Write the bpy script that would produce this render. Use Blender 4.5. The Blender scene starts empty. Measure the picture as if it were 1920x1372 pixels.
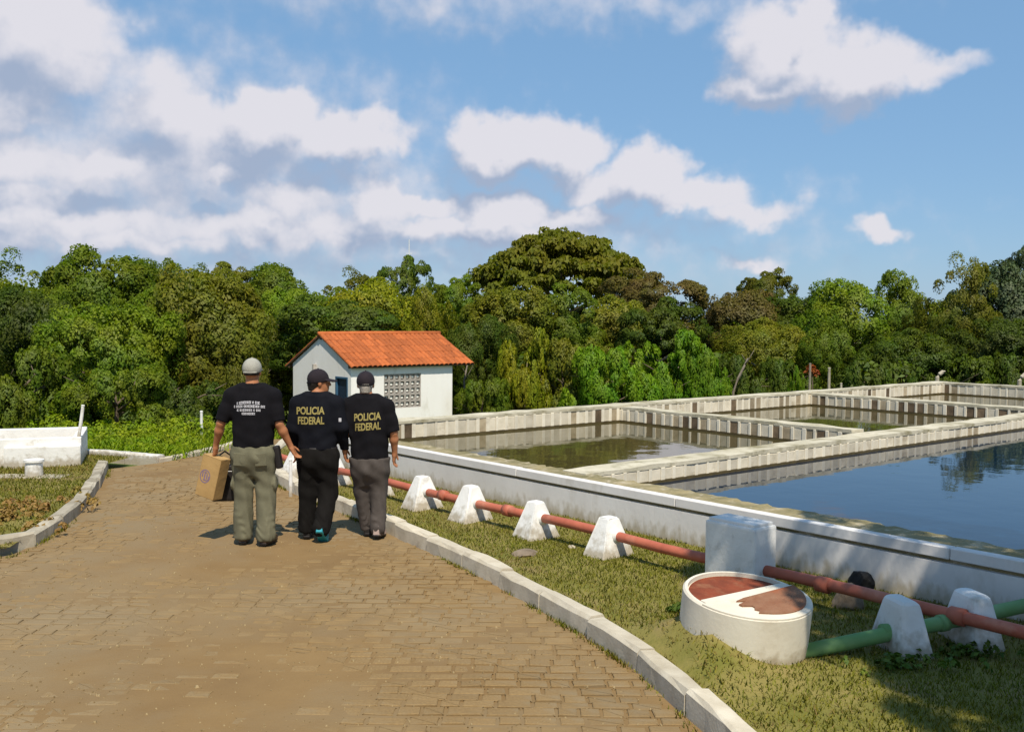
import bpy, bmesh, math, random
import numpy as np
from mathutils import Vector, Matrix
from mathutils.bvhtree import BVHTree

R = math.radians
sc = bpy.context.scene
col = sc.collection
random.seed(7)
rng = np.random.default_rng(11)

# ------------------------------------------------------------------ camera
CAM_H, F_PX, PITCH, ROLL = 2.2, 1909.0, math.atan(91.6 / 1909.0), R(-0.437)
cam = bpy.data.objects.new('camera', bpy.data.cameras.new('camera'))
col.objects.link(cam)
cam.data.sensor_width = 36.0
cam.data.lens = 36.0 * F_PX / 1920.0
cam.data.clip_start = 0.1
cam.data.clip_end = 6000
cam.matrix_world = (Matrix.Translation((0, 0, CAM_H)) @ Matrix.Rotation(math.pi / 2 - PITCH, 4, 'X')
                    @ Matrix.Rotation(-ROLL, 4, 'Z'))
sc.camera = cam

# ------------------------------------------------------------------ sun and sky
SUN_AZ, SUN_EL = R(167), R(58)          # clockwise from +Y
sun_dir = Vector((math.sin(SUN_AZ) * math.cos(SUN_EL), math.cos(SUN_AZ) * math.cos(SUN_EL), math.sin(SUN_EL)))
sl = bpy.data.lights.new('sun', 'SUN')
sl.energy = 3.8
sl.angle = R(0.53)
sl.color = (1.0, 0.92, 0.78)
so = bpy.data.objects.new('sun', sl)
col.objects.link(so)
so.rotation_euler = sun_dir.to_track_quat('Z', 'Y').to_euler()

sc.view_settings.view_transform = 'Standard'
sc.view_settings.look = 'None'
sc.view_settings.exposure = 0.5
sc.view_settings.gamma = 1.0
sc.view_settings.use_curve_mapping = False
sc.render.engine = 'CYCLES'
sc.cycles.use_denoising = True
sc.cycles.max_bounces = 6
sc.cycles.diffuse_bounces = 3
sc.cycles.glossy_bounces = 3
sc.cycles.transmission_bounces = 4
sc.cycles.transparent_max_bounces = 4
sc.cycles.sample_clamp_indirect = 4.0


def px_dir(x, y):
    u, v = x - 960.0, y - 686.0
    c, s = math.cos(ROLL), math.sin(ROLL)
    u, v = c * u - s * v, s * u + c * v
    d = (u / F_PX, 1.0, -v / F_PX)
    cp, sp = math.cos(PITCH), math.sin(PITCH)
    return Vector((d[0], cp * d[1] + sp * d[2], -sp * d[1] + cp * d[2]))


def ground_at(x, y, z=0.0):             # where the sight line through a photo pixel meets height z
    d = px_dir(x, y)
    t = (z - CAM_H) / d.z
    return Vector((d.x * t, d.y * t, z))


def at(x, y, Y):                        # the point on that sight line at depth Y
    d = px_dir(x, y)
    t = Y / d.y
    return Vector((d.x * t, Y, CAM_H + d.z * t))


world = bpy.data.worlds.new('World')
sc.world = world
world.use_nodes = True
wt = world.node_tree
wn, wl = wt.nodes, wt.links


def build_sky():
    bg = wn['Background']
    sky = wn.new('ShaderNodeTexSky')
    sky.sky_type = 'NISHITA'
    sky.sun_disc = False
    sky.sun_elevation = SUN_EL
    sky.sun_rotation = SUN_AZ
    sky.air_density = 1.0
    sky.dust_density = 0.35
    sky.ozone_density = 2.2
    bg.inputs['Strength'].default_value = 0.09

    def N(t, **k):
        n = wn.new(t)
        for a, b in k.items():
            setattr(n, a, b)
        return n

    def M(op, a, b=None, c=None, clamp=False):
        n = N('ShaderNodeMath', operation=op, use_clamp=clamp)
        for i, v in enumerate((a, b, c)):
            if v is None:
                continue
            if isinstance(v, (int, float)):
                n.inputs[i].default_value = v
            else:
                wl.new(v, n.inputs[i])
        return n.outputs[0]

    tc = N('ShaderNodeTexCoord')
    D = tc.outputs['Generated']
    sep = N('ShaderNodeSeparateXYZ')
    wl.new(D, sep.inputs[0])
    az = M('ARCTAN2', sep.outputs[0], sep.outputs[1])
    el = M('ARCSINE', sep.outputs[2])

    # cumulus banks: centre azimuth / elevation and half-sizes (radians)
    px = [(1470, 105, 125, 105, 1), (1600, 140, 130, 75, 1), (1430, 170, 100, 50, 1), (1720, 140, 95, 40, .6), (1520, 40, 60, 60, 1),
          (985, 268, 125, 75, 1.1), (905, 285, 85, 70, 1.0), (1060, 285, 85, 70, 1), (1215, 325, 85, 62, 1), (1310, 365, 120, 50, .9),
          (1420, 392, 110, 30, .6), (1130, 350, 120, 45, .6),
          (710, 385, 100, 62, .9), (800, 385, 80, 40, .9), (930, 400, 120, 50, 1), (1070, 412, 130, 42, .9), (860, 440, 220, 40, .6),
          (500, 235, 140, 80, 1.0), (645, 255, 120, 62, 1.0), (335, 215, 150, 90, .85), (280, 150, 110, 60, .4),
          (60, 70, 180, 120, 1.0), (-60, 140, 160, 120, 1.0), (190, 305, 140, 48, .9), (30, 300, 150, 70, .7), (420, 335, 90, 32, .7),
          (540, 370, 110, 45, .6), (150, 420, 400, 46, .7), (480, 425, 330, 42, .65), (30, 385, 160, 50, .7),
          (1637, 425, 62, 27, .7), (1400, 490, 90, 16, .35), (1180, 15, 240, 22, .10), (760, -10, 260, 30, .12), (380, 300, 330, 90, .45),
          (620, 445, 330, 36, .5), (230, 455, 330, 30, .5), (-40, 440, 260, 40, .5), (980, 445, 240, 36, .45), (640, 330, 200, 50, .3), (200, 330, 620, 240, .32), (650, 420, 560, 120, .30), (1000, 440, 420, 80, .16)]
    blobs = []
    for x, y, rx, ry, k in px:
        d = px_dir(x, y).normalized()
        blobs.append((math.atan2(d.x, d.y), math.asin(d.z), rx / F_PX * .95, ry / F_PX * .95, k))

    def field(d_az, d_el):
        # billow warp of the sight direction
        cv = N('ShaderNodeCombineXYZ')
        wl.new(M('ADD', az, d_az), cv.inputs[0])
        wl.new(M('ADD', el, d_el), cv.inputs[1])
        P = cv.outputs[0]
        wnz = N('ShaderNodeTexNoise', noise_dimensions='2D')
        wnz.inputs['Scale'].default_value = 16
        wnz.inputs['Detail'].default_value = 4
        wnz.inputs['Roughness'].default_value = .55
        wl.new(P, wnz.inputs['Vector'])
        sub = N('ShaderNodeVectorMath', operation='SUBTRACT')
        wl.new(wnz.outputs['Color'], sub.inputs[0])
        sub.inputs[1].default_value = (.5, .5, .5)
        mad = N('ShaderNodeVectorMath', operation='MULTIPLY_ADD')
        wl.new(sub.outputs[0], mad.inputs[0])
        mad.inputs[1].default_value = (.07, .06, 0)
        wl.new(P, mad.inputs[2])
        Q = mad.outputs[0]
        acc = None
        for a0, e0, ra, re, k in blobs:
            s1 = N('ShaderNodeVectorMath', operation='SUBTRACT')
            wl.new(Q, s1.inputs[0])
            s1.inputs[1].default_value = (a0, e0, 0)
            s2 = N('ShaderNodeVectorMath', operation='MULTIPLY')
            wl.new(s1.outputs[0], s2.inputs[0])
            s2.inputs[1].default_value = (1 / ra, 1 / re, 0)
            s3 = N('ShaderNodeVectorMath', operation='LENGTH')
            wl.new(s2.outputs[0], s3.inputs[0])
            v = M('MULTIPLY', M('SUBTRACT', 1.0, s3.outputs['Value']), k)
            acc = v if acc is None else M('SMOOTH_MAX', acc, v, .16)
        # scattered cumulus all the way round the rest of the sky
        gn = N('ShaderNodeTexNoise', noise_dimensions='2D')
        gn.inputs['Scale'].default_value = 4.5
        gn.inputs['Detail'].default_value = 3
        wl.new(Q, gn.inputs['Vector'])
        low = M('SUBTRACT', 1.15, M('MULTIPLY', M('ABSOLUTE', M('SUBTRACT', el, .2)), 1.2))
        side = N('ShaderNodeMapRange', interpolation_type='SMOOTHSTEP')
        wl.new(M('ABSOLUTE', az), side.inputs['Value'])
        side.inputs['From Min'].default_value = .5
        side.inputs['From Max'].default_value = .75
        g = M('MULTIPLY', M('SUBTRACT', M('MULTIPLY', gn.outputs['Fac'], low), .52), 3.0)
        g2 = M('SUBTRACT', M('MULTIPLY', M('ADD', g, 1.5), side.outputs[0]), 1.5)
        acc = M('MAXIMUM', acc, g2)
        fn = N('ShaderNodeTexNoise', noise_dimensions='2D')
        fn.inputs['Scale'].default_value = 34
        fn.inputs['Detail'].default_value = 6
        fn.inputs['Roughness'].default_value = .5
        wl.new(P, fn.inputs['Vector'])
        return M('ADD', acc, M('MULTIPLY', M('SUBTRACT', fn.outputs['Fac'], .5), .36))

    f0 = field(0.0, 0.0)
    f1 = field(0.016, 0.034)
    al = N('ShaderNodeMapRange', interpolation_type='SMOOTHSTEP')
    wl.new(f0, al.inputs['Value'])
    al.inputs['From Min'].default_value = -.16
    al.inputs['From Max'].default_value = .34
    al.inputs['To Max'].default_value = .92
    sh = N('ShaderNodeMapRange', interpolation_type='SMOOTHSTEP')
    wl.new(M('SUBTRACT', f0, f1), sh.inputs['Value'])
    sh.inputs['From Min'].default_value = -.42
    sh.inputs['From Max'].default_value = .34
    ramp = N('ShaderNodeMix', data_type='RGBA')
    wl.new(sh.outputs[0], ramp.inputs['Factor'])
    ramp.inputs['A'].default_value = (2.9, 3.45, 4.6, 1)       # x 0.1 strength
    ramp.inputs['B'].default_value = (6.2, 6.0, 6.35, 1)
    tint = N('ShaderNodeMix', data_type='RGBA', blend_type='MULTIPLY')
    tint.inputs['Factor'].default_value = 1
    wl.new(sky.outputs[0], tint.inputs['A'])
    tint.inputs['B'].default_value = (.95, .98, 1.02, 1)
    # thin high haze evens the blue out
    hz = N('ShaderNodeMix', data_type='RGBA')
    hz.inputs['Factor'].default_value = .68
    wl.new(tint.outputs['Result'], hz.inputs['A'])
    hz.inputs['B'].default_value = (1.6, 3.15, 5.2, 1)
    mix = N('ShaderNodeMix', data_type='RGBA')
    wl.new(al.outputs[0], mix.inputs['Factor'])
    wl.new(hz.outputs['Result'], mix.inputs['A'])
    wl.new(ramp.outputs['Result'], mix.inputs['B'])
    wl.new(mix.outputs['Result'], bg.inputs['Color'])
    world.cycles.sampling_method = 'MANUAL'
    world.cycles.sample_map_resolution = 512


build_sky()

# ------------------------------------------------------------------ materials
MATS = {}


def surf(name, c1, c2=None, scale=4.0, rough=.85, bump=0.0, bscale=None, detail=6, stretch=(1, 1, 1), spec=.3,
         contrast=(.35, .65), c3=None, s3=1.0, k3=(.5, .7), coords='Object', objvar=0.0, bdist=.01, metallic=0, splash=None):
    m = bpy.data.materials.new(name)
    m.use_nodes = True
    nt = m.node_tree
    n, l = nt.nodes, nt.links
    b = n['Principled BSDF']
    b.inputs['Roughness'].default_value = rough
    b.inputs['Specular IOR Level'].default_value = spec
    b.inputs['Metallic'].default_value = metallic
    tc = n.new('ShaderNodeTexCoord')
    mp = n.new('ShaderNodeMapping')
    mp.inputs['Scale'].default_value = stretch
    l.new(tc.outputs[coords], mp.inputs[0])
    if objvar:
        oi = n.new('ShaderNodeObjectInfo')
        l.new(oi.outputs['Location'], mp.inputs['Location'])
    nz = n.new('ShaderNodeTexNoise')
    nz.inputs['Scale'].default_value = scale
    nz.inputs['Detail'].default_value = detail
    nz.inputs['Roughness'].default_value = .6
    l.new(mp.outputs[0], nz.inputs['Vector'])
    mr = n.new('ShaderNodeMapRange')
    l.new(nz.outputs['Fac'], mr.inputs['Value'])
    mr.inputs['From Min'].default_value, mr.inputs['From Max'].default_value = contrast
    mx = n.new('ShaderNodeMix')
    mx.data_type = 'RGBA'
    l.new(mr.outputs[0], mx.inputs['Factor'])
    mx.inputs['A'].default_value = (*c1, 1)
    mx.inputs['B'].default_value = (*(c2 or c1), 1)
    out = mx.outputs['Result']
    if c3:
        nz3 = n.new('ShaderNodeTexNoise')
        nz3.inputs['Scale'].default_value = s3
        nz3.inputs['Detail'].default_value = 7
        nz3.inputs['Roughness'].default_value = .62
        l.new(mp.outputs[0], nz3.inputs['Vector'])
        m3 = n.new('ShaderNodeMapRange')
        l.new(nz3.outputs['Fac'], m3.inputs['Value'])
        m3.inputs['From Min'].default_value, m3.inputs['From Max'].default_value = k3
        x3 = n.new('ShaderNodeMix')
        x3.data_type = 'RGBA'
        l.new(m3.outputs[0], x3.inputs['Factor'])
        l.new(out, x3.inputs['A'])
        x3.inputs['B'].default_value = (*c3, 1)
        out = x3.outputs['Result']
    if splash:                           # mud thrown up from the ground, broken by noise
        sp = n.new('ShaderNodeSeparateXYZ')
        l.new(tc.outputs['Object'], sp.inputs[0])
        sn = n.new('ShaderNodeTexNoise')
        sn.inputs['Scale'].default_value = 14
        sn.inputs['Detail'].default_value = 6
        l.new(mp.outputs[0], sn.inputs['Vector'])
        ad = n.new('ShaderNodeMath')
        ad.operation = 'MULTIPLY_ADD'
        l.new(sn.outputs['Fac'], ad.inputs[0])
        ad.inputs[1].default_value = -.34
        l.new(sp.outputs[2], ad.inputs[2])
        sm_ = n.new('ShaderNodeMapRange')
        l.new(ad.outputs[0], sm_.inputs['Value'])
        sm_.inputs['From Min'].default_value, sm_.inputs['From Max'].default_value = splash[0] - .19, splash[0] - .07
        sm_.inputs['To Min'].default_value, sm_.inputs['To Max'].default_value = .75, 0
        sx = n.new('ShaderNodeMix')
        sx.data_type = 'RGBA'
        l.new(sm_.outputs[0], sx.inputs['Factor'])
        l.new(out, sx.inputs['A'])
        sx.inputs['B'].default_value = (*splash[1], 1)
        out = sx.outputs['Result']
    if objvar:
        hv = n.new('ShaderNodeHueSaturation')
        vr = n.new('ShaderNodeMapRange')
        l.new(oi.outputs['Random'], vr.inputs['Value'])
        vr.inputs['To Min'].default_value = 1 - objvar
        vr.inputs['To Max'].default_value = 1 + objvar
        l.new(vr.outputs[0], hv.inputs['Value'])
        l.new(out, hv.inputs['Color'])
        out = hv.outputs[0]
    l.new(out, b.inputs['Base Color'])
    if bump:
        bn = n.new('ShaderNodeTexNoise')
        bn.inputs['Scale'].default_value = bscale or scale * 4
        bn.inputs['Detail'].default_value = 5
        l.new(mp.outputs[0], bn.inputs['Vector'])
        bp = n.new('ShaderNodeBump')
        bp.inputs['Strength'].default_value = bump
        bp.inputs['Distance'].default_value = bdist
        l.new(bn.outputs['Fac'], bp.inputs['Height'])
        l.new(bp.outputs[0], b.inputs['Normal'])
    MATS[name] = m
    return m


def leafmat(name, dark, light, trans=.42, objv=.24):
    m = bpy.data.materials.new(name)
    m.use_nodes = True
    n, l = m.node_tree.nodes, m.node_tree.links
    b = n['Principled BSDF']
    b.inputs['Roughness'].default_value = .55
    b.inputs['Specular IOR Level'].default_value = .25
    g = n.new('ShaderNodeNewGeometry')
    mx = n.new('ShaderNodeMix')
    mx.data_type = 'RGBA'
    l.new(g.outputs['Random Per Island'], mx.inputs['Factor'])
    mx.inputs['A'].default_value = (*dark, 1)
    mx.inputs['B'].default_value = (*light, 1)
    oi = n.new('ShaderNodeObjectInfo')
    hv = n.new('ShaderNodeHueSaturation')
    vr = n.new('ShaderNodeMapRange')
    l.new(oi.outputs['Random'], vr.inputs['Value'])
    vr.inputs['To Min'].default_value = 1 - objv
    vr.inputs['To Max'].default_value = 1 + objv
    l.new(vr.outputs[0], hv.inputs['Value'])
    # slow drift of tone across each crown
    tc = n.new('ShaderNodeTexCoord')
    nz = n.new('ShaderNodeTexNoise')
    nz.inputs['Scale'].default_value = 2.2
    nz.inputs['Detail'].default_value = 3
    l.new(tc.outputs['Object'], nz.inputs['Vector'])
    hr = n.new('ShaderNodeMapRange')
    l.new(nz.outputs['Fac'], hr.inputs['Value'])
    hr.inputs['From Min'].default_value, hr.inputs['From Max'].default_value = .3, .7
    hr.inputs['To Min'].default_value, hr.inputs['To Max'].default_value = .475, .525
    l.new(hr.outputs[0], hv.inputs['Hue'])
    l.new(mx.outputs['Result'], hv.inputs['Color'])
    l.new(hv.outputs[0], b.inputs['Base Color'])
    t = n.new('ShaderNodeBsdfTranslucent')
    tm = n.new('ShaderNodeMix')
    tm.data_type = 'RGBA'
    tm.blend_type = 'MULTIPLY'
    tm.inputs['Factor'].default_value = 1
    l.new(hv.outputs[0], tm.inputs['A'])
    tm.inputs['B'].default_value = (1.25, 1.35, .5, 1)
    l.new(tm.outputs['Result'], t.inputs['Color'])
    ms = n.new('ShaderNodeMixShader')
    ms.inputs[0].default_value = trans
    l.new(b.outputs[0], ms.inputs[1])
    l.new(t.outputs[0], ms.inputs[2])
    l.new(ms.outputs[0], n['Material Output'].inputs[0])
    MATS[name] = m
    return m


def make_materials():
    surf('dust', (.238, .150, .060), (.178, .108, .043), 1.1, .95, .6, 60, detail=9, contrast=(.3, .7), c3=(.220, .160, .086), s3=.35, k3=(.45, .64), bdist=.006)
    surf('sett', (.255, .166, .070), (.200, .128, .054), 9, .9, .5, 45, c3=(.232, .168, .090), s3=.5, k3=(.47, .64), objvar=.09, bdist=.004)
    surf('sett_rest', (.255, .166, .070), (.200, .128, .054), 5, .9, .5, 45, c3=(.232, .168, .090), s3=.5, k3=(.47, .64), bdist=.004)
    surf('gravel', (.36, .27, .14), (.20, .135, .06), 30, .9, contrast=(.45, .55))
    surf('kerb_white', (.57, .51, .40), (.45, .39, .29), 5, .9, .5, 50, c3=(.30, .25, .18), s3=3.0, k3=(.57, .74), objvar=.1, bdist=.004)
    surf('kerb_grey', (.44, .39, .30), (.30, .26, .19), 5, .9, .5, 50, c3=(.20, .17, .12), s3=3.0, k3=(.52, .7), objvar=.12, bdist=.004)
    surf('soil', (.14, .135, .022), (.23, .185, .055), 2.2, .95, .6, 40, c3=(.24, .17, .075), s3=1.1, k3=(.55, .68), bdist=.012)
    surf('terrain', (.06, .10, .015), (.10, .12, .02), .6, .95, .5, 8, c3=(.10, .08, .03), s3=.3)
    surf('white_paint', (.78, .77, .74), (.68, .66, .62), 3, .75, .6, 30, c3=(.46, .42, .35), s3=6.0, k3=(.57, .76), bdist=.006, objvar=.04, splash=(.07, (.30, .24, .15)))
    surf('wall_paint', (.74, .71, .68), (.64, .61, .58), 1.3, .8, .45, 30, c3=(.48, .44, .38), s3=2.4, k3=(.56, .76), stretch=(1, 1, .5), bdist=.005, splash=(.13, (.36, .30, .20)))
    surf('moss_and_shade', (.32, .26, .14), (.17, .15, .07), 3.5, .95, .9, 25, c3=(.42, .36, .25), s3=6, k3=(.52, .66), bdist=.02)
    surf('pool_core', (.66, .59, .46), (.52, .46, .35), 3, .9, .5, 30, c3=(.30, .24, .15), s3=2.5, k3=(.55, .75), bdist=.006)
    surf('pool_top', (.58, .53, .41), (.42, .38, .27), 2.5, .95, .6, 30, c3=(.22, .19, .10), s3=3, k3=(.5, .7), bdist=.008)
    surf('rib', (.74, .68, .55), (.62, .56, .44), 3, .9, .4, 30, objvar=.10, c3=(.38, .32, .22), s3=3, k3=(.6, .8), bdist=.004)
    surf('panel_pale', (.68, .61, .48), (.54, .48, .36), 5, .9, .4, 40, objvar=.18, c3=(.30, .24, .15), s3=3, k3=(.55, .75), bdist=.004)
    surf('panel_mid', (.40, .33, .22), (.28, .22, .14), 6, .9, .4, 40, objvar=.22, bdist=.004)
    surf('panel_dark', (.20, .14, .085), (.10, .07, .04), 6, .9, .4, 40, objvar=.25, bdist=.004)
    surf('wet_band', (.10, .075, .03), (.06, .045, .018), 6, .5)
    surf('tile', (.43, .118, .030), (.34, .088, .022), 5, .8, .3, 30, objvar=.22, c3=(.20, .06, .025), s3=2.5, k3=(.56, .78), bdist=.004)
    surf('timber', (.17, .10, .06), (.10, .06, .035), 5, .8)
    surf('house_white', (.88, .86, .82), (.83, .80, .75), 1.5, .85, .3, 20, c3=(.66, .62, .54), s3=2.2, k3=(.60, .80), stretch=(1, 1, .35), bdist=.003)
    surf('block_grey', (.46, .42, .38), (.36, .32, .28), 10, .9, objvar=.08)
    surf('boss', (.82, .79, .72), (.76, .72, .64), 10, .9)
    surf('door_blue', (.012, .028, .055), (.008, .018, .04), 4, .5)
    surf('frame_blue', (.05, .13, .22), (.04, .10, .18), 4, .5)
    surf('dark', (.012, .011, .010), (.02, .018, .016), 5, .7)
    surf('red_pipe', (.46, .13, .075), (.36, .095, .055), 4, .6, .2, 20, spec=.3, c3=(.52, .22, .14), s3=3, k3=(.55, .75))
    surf('green_pipe', (.15, .30, .10), (.11, .24, .08), 4, .55, spec=.3, c3=(.22, .36, .16), s3=2)
    surf('rust', (.24, .055, .022), (.15, .036, .016), 7, .9, .5, 40, c3=(.27, .12, .06), s3=5, k3=(.52, .7))
    surf('rust_worn', (.22, .095, .05), (.27, .14, .08), 12, .95, .8, 60, c3=(.30, .07, .02), s3=3, k3=(.48, .6))
    surf('tank_paint', (.70, .65, .54), (.62, .56, .45), 3, .8, .4, 30, c3=(.50, .43, .32), s3=4, k3=(.58, .78), bdist=.004, splash=(.10, (.32, .25, .15)))
    surf('rock', (.26, .20, .14), (.16, .12, .08), 6, .9, .8, 20, objvar=.15)
    surf('rock_pale', (.5, .44, .34), (.36, .3, .22), 6, .9, .8, 20, objvar=.15)
    surf('bark', (.16, .12, .08), (.08, .06, .04), 6, .9, .8, 25)
    surf('bark_pale', (.30, .26, .20), (.18, .15, .11), 6, .9, .8, 25)
    surf('bark_grey', (.20, .17, .13), (.11, .09, .065), 6, .9, .8, 25)
    surf('mast', (.7, .7, .7), (.62, .62, .62), 3, .6)
    # people
    surf('skin_tan', (.42, .18, .085), (.36, .145, .065), 8, .55, .15, 60, bdist=.002)
    surf('skin_dark', (.30, .125, .06), (.25, .10, .045), 8, .55, .15, 60, bdist=.002)
    surf('skin_pale', (.42, .20, .12), (.36, .16, .09), 8, .55, .15, 60, bdist=.002)
    surf('shirt_black', (.0045, .0042, .006), (.007, .0062, .008), 12, .9, .3, 90, bdist=.002, spec=.15)
    surf('shirt_navy', (.0035, .004, .0075), (.006, .0065, .010), 12, .9, .3, 90, bdist=.002, spec=.15)
    surf('trouser_khaki', (.165, .155, .100), (.125, .118, .076), 7, .95, .4, 60, bdist=.003, spec=.15)
    surf('trouser_black', (.0065, .0055, .005), (.010, .009, .008), 7, .95, .4, 60, bdist=.003, spec=.15)
    surf('trouser_grey', (.090, .076, .068), (.062, .052, .046), 7, .95, .4, 60, bdist=.003, spec=.15)
    surf('cap_grey', (.36, .35, .30), (.30, .29, .25), 12, .9, .3, 90)
    surf('cap_black', (.014, .010, .014), (.02, .014, .018), 12, .9, .3, 90)
    surf('hair_black', (.012, .009, .007), (.02, .015, .012), 30, .6, .6, 90)
    surf('hair_grey', (.42, .38, .33), (.30, .27, .23), 40, .6, .6, 120)
    surf('boot', (.10, .06, .03), (.06, .035, .018), 10, .7)
    surf('shoe_black', (.014, .012, .011), (.022, .018, .016), 10, .6)
    surf('shoe_pale', (.45, .34, .30), (.35, .26, .22), 10, .7)
    surf('teal', (.02, .22, .28), (.04, .32, .36), 20, .6)
    surf('belt', (.20, .17, .15), (.15, .13, .11), 10, .6)
    surf('leather', (.012, .010, .010), (.02, .016, .015), 10, .5)
    surf('print_yellow', (.33, .27, .09), (.27, .22, .07), 30, .8)
    surf('print_white', (.55, .54, .56), (.46, .45, .48), 30, .8)
    surf('eye', (.7, .68, .65), (.66, .64, .6), 10, .2)
    surf('cardboard', (.43, .27, .105), (.35, .215, .08), 4, .9, .5, 12, bdist=.01)
    surf('print_purple', (.22, .15, .22), (.18, .12, .19), 10, .9)
    surf('tape', (.5, .36, .17), (.46, .32, .15), 4, .4)
    # leaves: dark, light
    leafmat('leaf_mid', (0.094, 0.142, 0.008), (0.2, 0.265, 0.016))
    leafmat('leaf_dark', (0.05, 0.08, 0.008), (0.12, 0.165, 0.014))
    leafmat('leaf_blue', (0.03, 0.05, 0.02), (0.07, 0.095, 0.034), .2)
    leafmat('leaf_yellow', (0.125, 0.15, 0.006), (0.28, 0.28, 0.012))
    leafmat('leaf_olive', (0.115, 0.13, 0.011), (0.225, 0.225, 0.019))
    leafmat('leaf_bright', (0.085, 0.165, 0.006), (0.185, 0.295, 0.012))
    leafmat('leaf_brown', (0.105, 0.082, 0.022), (0.2, 0.16, 0.035))
    leafmat('leaf_red', (.25, .05, .015), (.40, .10, .03))
    leafmat('grass_green', (0.135, 0.15, 0.01), (0.26, 0.245, 0.022), .35)
    leafmat('grass_dry', (0.24, 0.18, 0.05), (0.36, 0.26, 0.08), .3)
    leafmat('grass_tall', (0.13, 0.2, 0.005), (0.28, 0.36, 0.012), .4)
    leafmat('leaf_litter', (.20, .12, .03), (.34, .22, .07), .3)
    leafmat('weed', (.05, .10, .012), (.12, .17, .02), .3)


make_materials()


def water_mat():
    for name, c, spec in (('water_left', (.060, .050, .018), .5), ('water_right', (.003, .014, .034), .6)):
        m = bpy.data.materials.new(name)
        m.use_nodes = True
        n, l = m.node_tree.nodes, m.node_tree.links
        b = n['Principled BSDF']
        b.inputs['Base Color'].default_value = (*c, 1)
        b.inputs['Roughness'].default_value = .03
        b.inputs['IOR'].default_value = 1.34
        b.inputs['Specular IOR Level'].default_value = spec
        tc = n.new('ShaderNodeTexCoord')
        nz = n.new('ShaderNodeTexNoise')
        nz.inputs['Scale'].default_value = 2.4
        nz.inputs['Detail'].default_value = 3
        l.new(tc.outputs['Object'], nz.inputs['Vector'])
        bp = n.new('ShaderNodeBump')
        bp.inputs['Strength'].default_value = .22
        bp.inputs['Distance'].default_value = .011
        l.new(nz.outputs['Fac'], bp.inputs['Height'])
        l.new(bp.outputs[0], b.inputs['Normal'])
        MATS[name] = m


water_mat()

# ------------------------------------------------------------------ mesh helpers


def tag(o, label=None, cat=None, group=None, kind=None):
    if label:
        o['label'] = label
    if cat:
        o['category'] = cat
    if group:
        o['group'] = group
    if kind:
        o['kind'] = kind
    return o


def empty(name, loc=(0, 0, 0), rz=0.0):
    o = bpy.data.objects.new(name, None)
    o.empty_display_size = .2
    o.location = loc
    o.rotation_euler = (0, 0, rz)
    col.objects.link(o)
    return o


def link(name, me, mat=None, parent=None, loc=None, rz=None):
    o = bpy.data.objects.new(name, me)
    if mat is not None and not me.materials:
        me.materials.append(MATS[mat] if isinstance(mat, str) else mat)
    col.objects.link(o)
    if parent:
        o.parent = parent
    if loc is not None:
        o.location = loc
    if rz is not None:
        o.rotation_euler = (0, 0, rz)
    return o


def np_mesh(name, V, Fc, smooth=False):
    """verts (n,3), faces (m,3) or (m,4) numpy, or list of tuples"""
    me = bpy.data.meshes.new(name)
    if isinstance(Fc, np.ndarray):
        n, k = Fc.shape
        me.vertices.add(len(V))
        me.vertices.foreach_set('co', np.ascontiguousarray(V, dtype=np.float32).ravel())
        me.loops.add(n * k)
        me.loops.foreach_set('vertex_index', np.ascontiguousarray(Fc, dtype=np.int32).ravel())
        me.polygons.add(n)
        me.polygons.foreach_set('loop_start', np.arange(0, n * k, k, dtype=np.int32))
        me.update(calc_edges=True)
    else:
        me.from_pydata([tuple(v) for v in V], [], Fc)
        me.update()
    me.polygons.foreach_set('use_smooth', np.full(len(me.polygons), smooth, dtype=bool))
    return me


BOXF = [(0, 3, 2, 1), (4, 5, 6, 7), (0, 1, 5, 4), (1, 2, 6, 5), (2, 3, 7, 6), (3, 0, 4, 7)]


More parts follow.
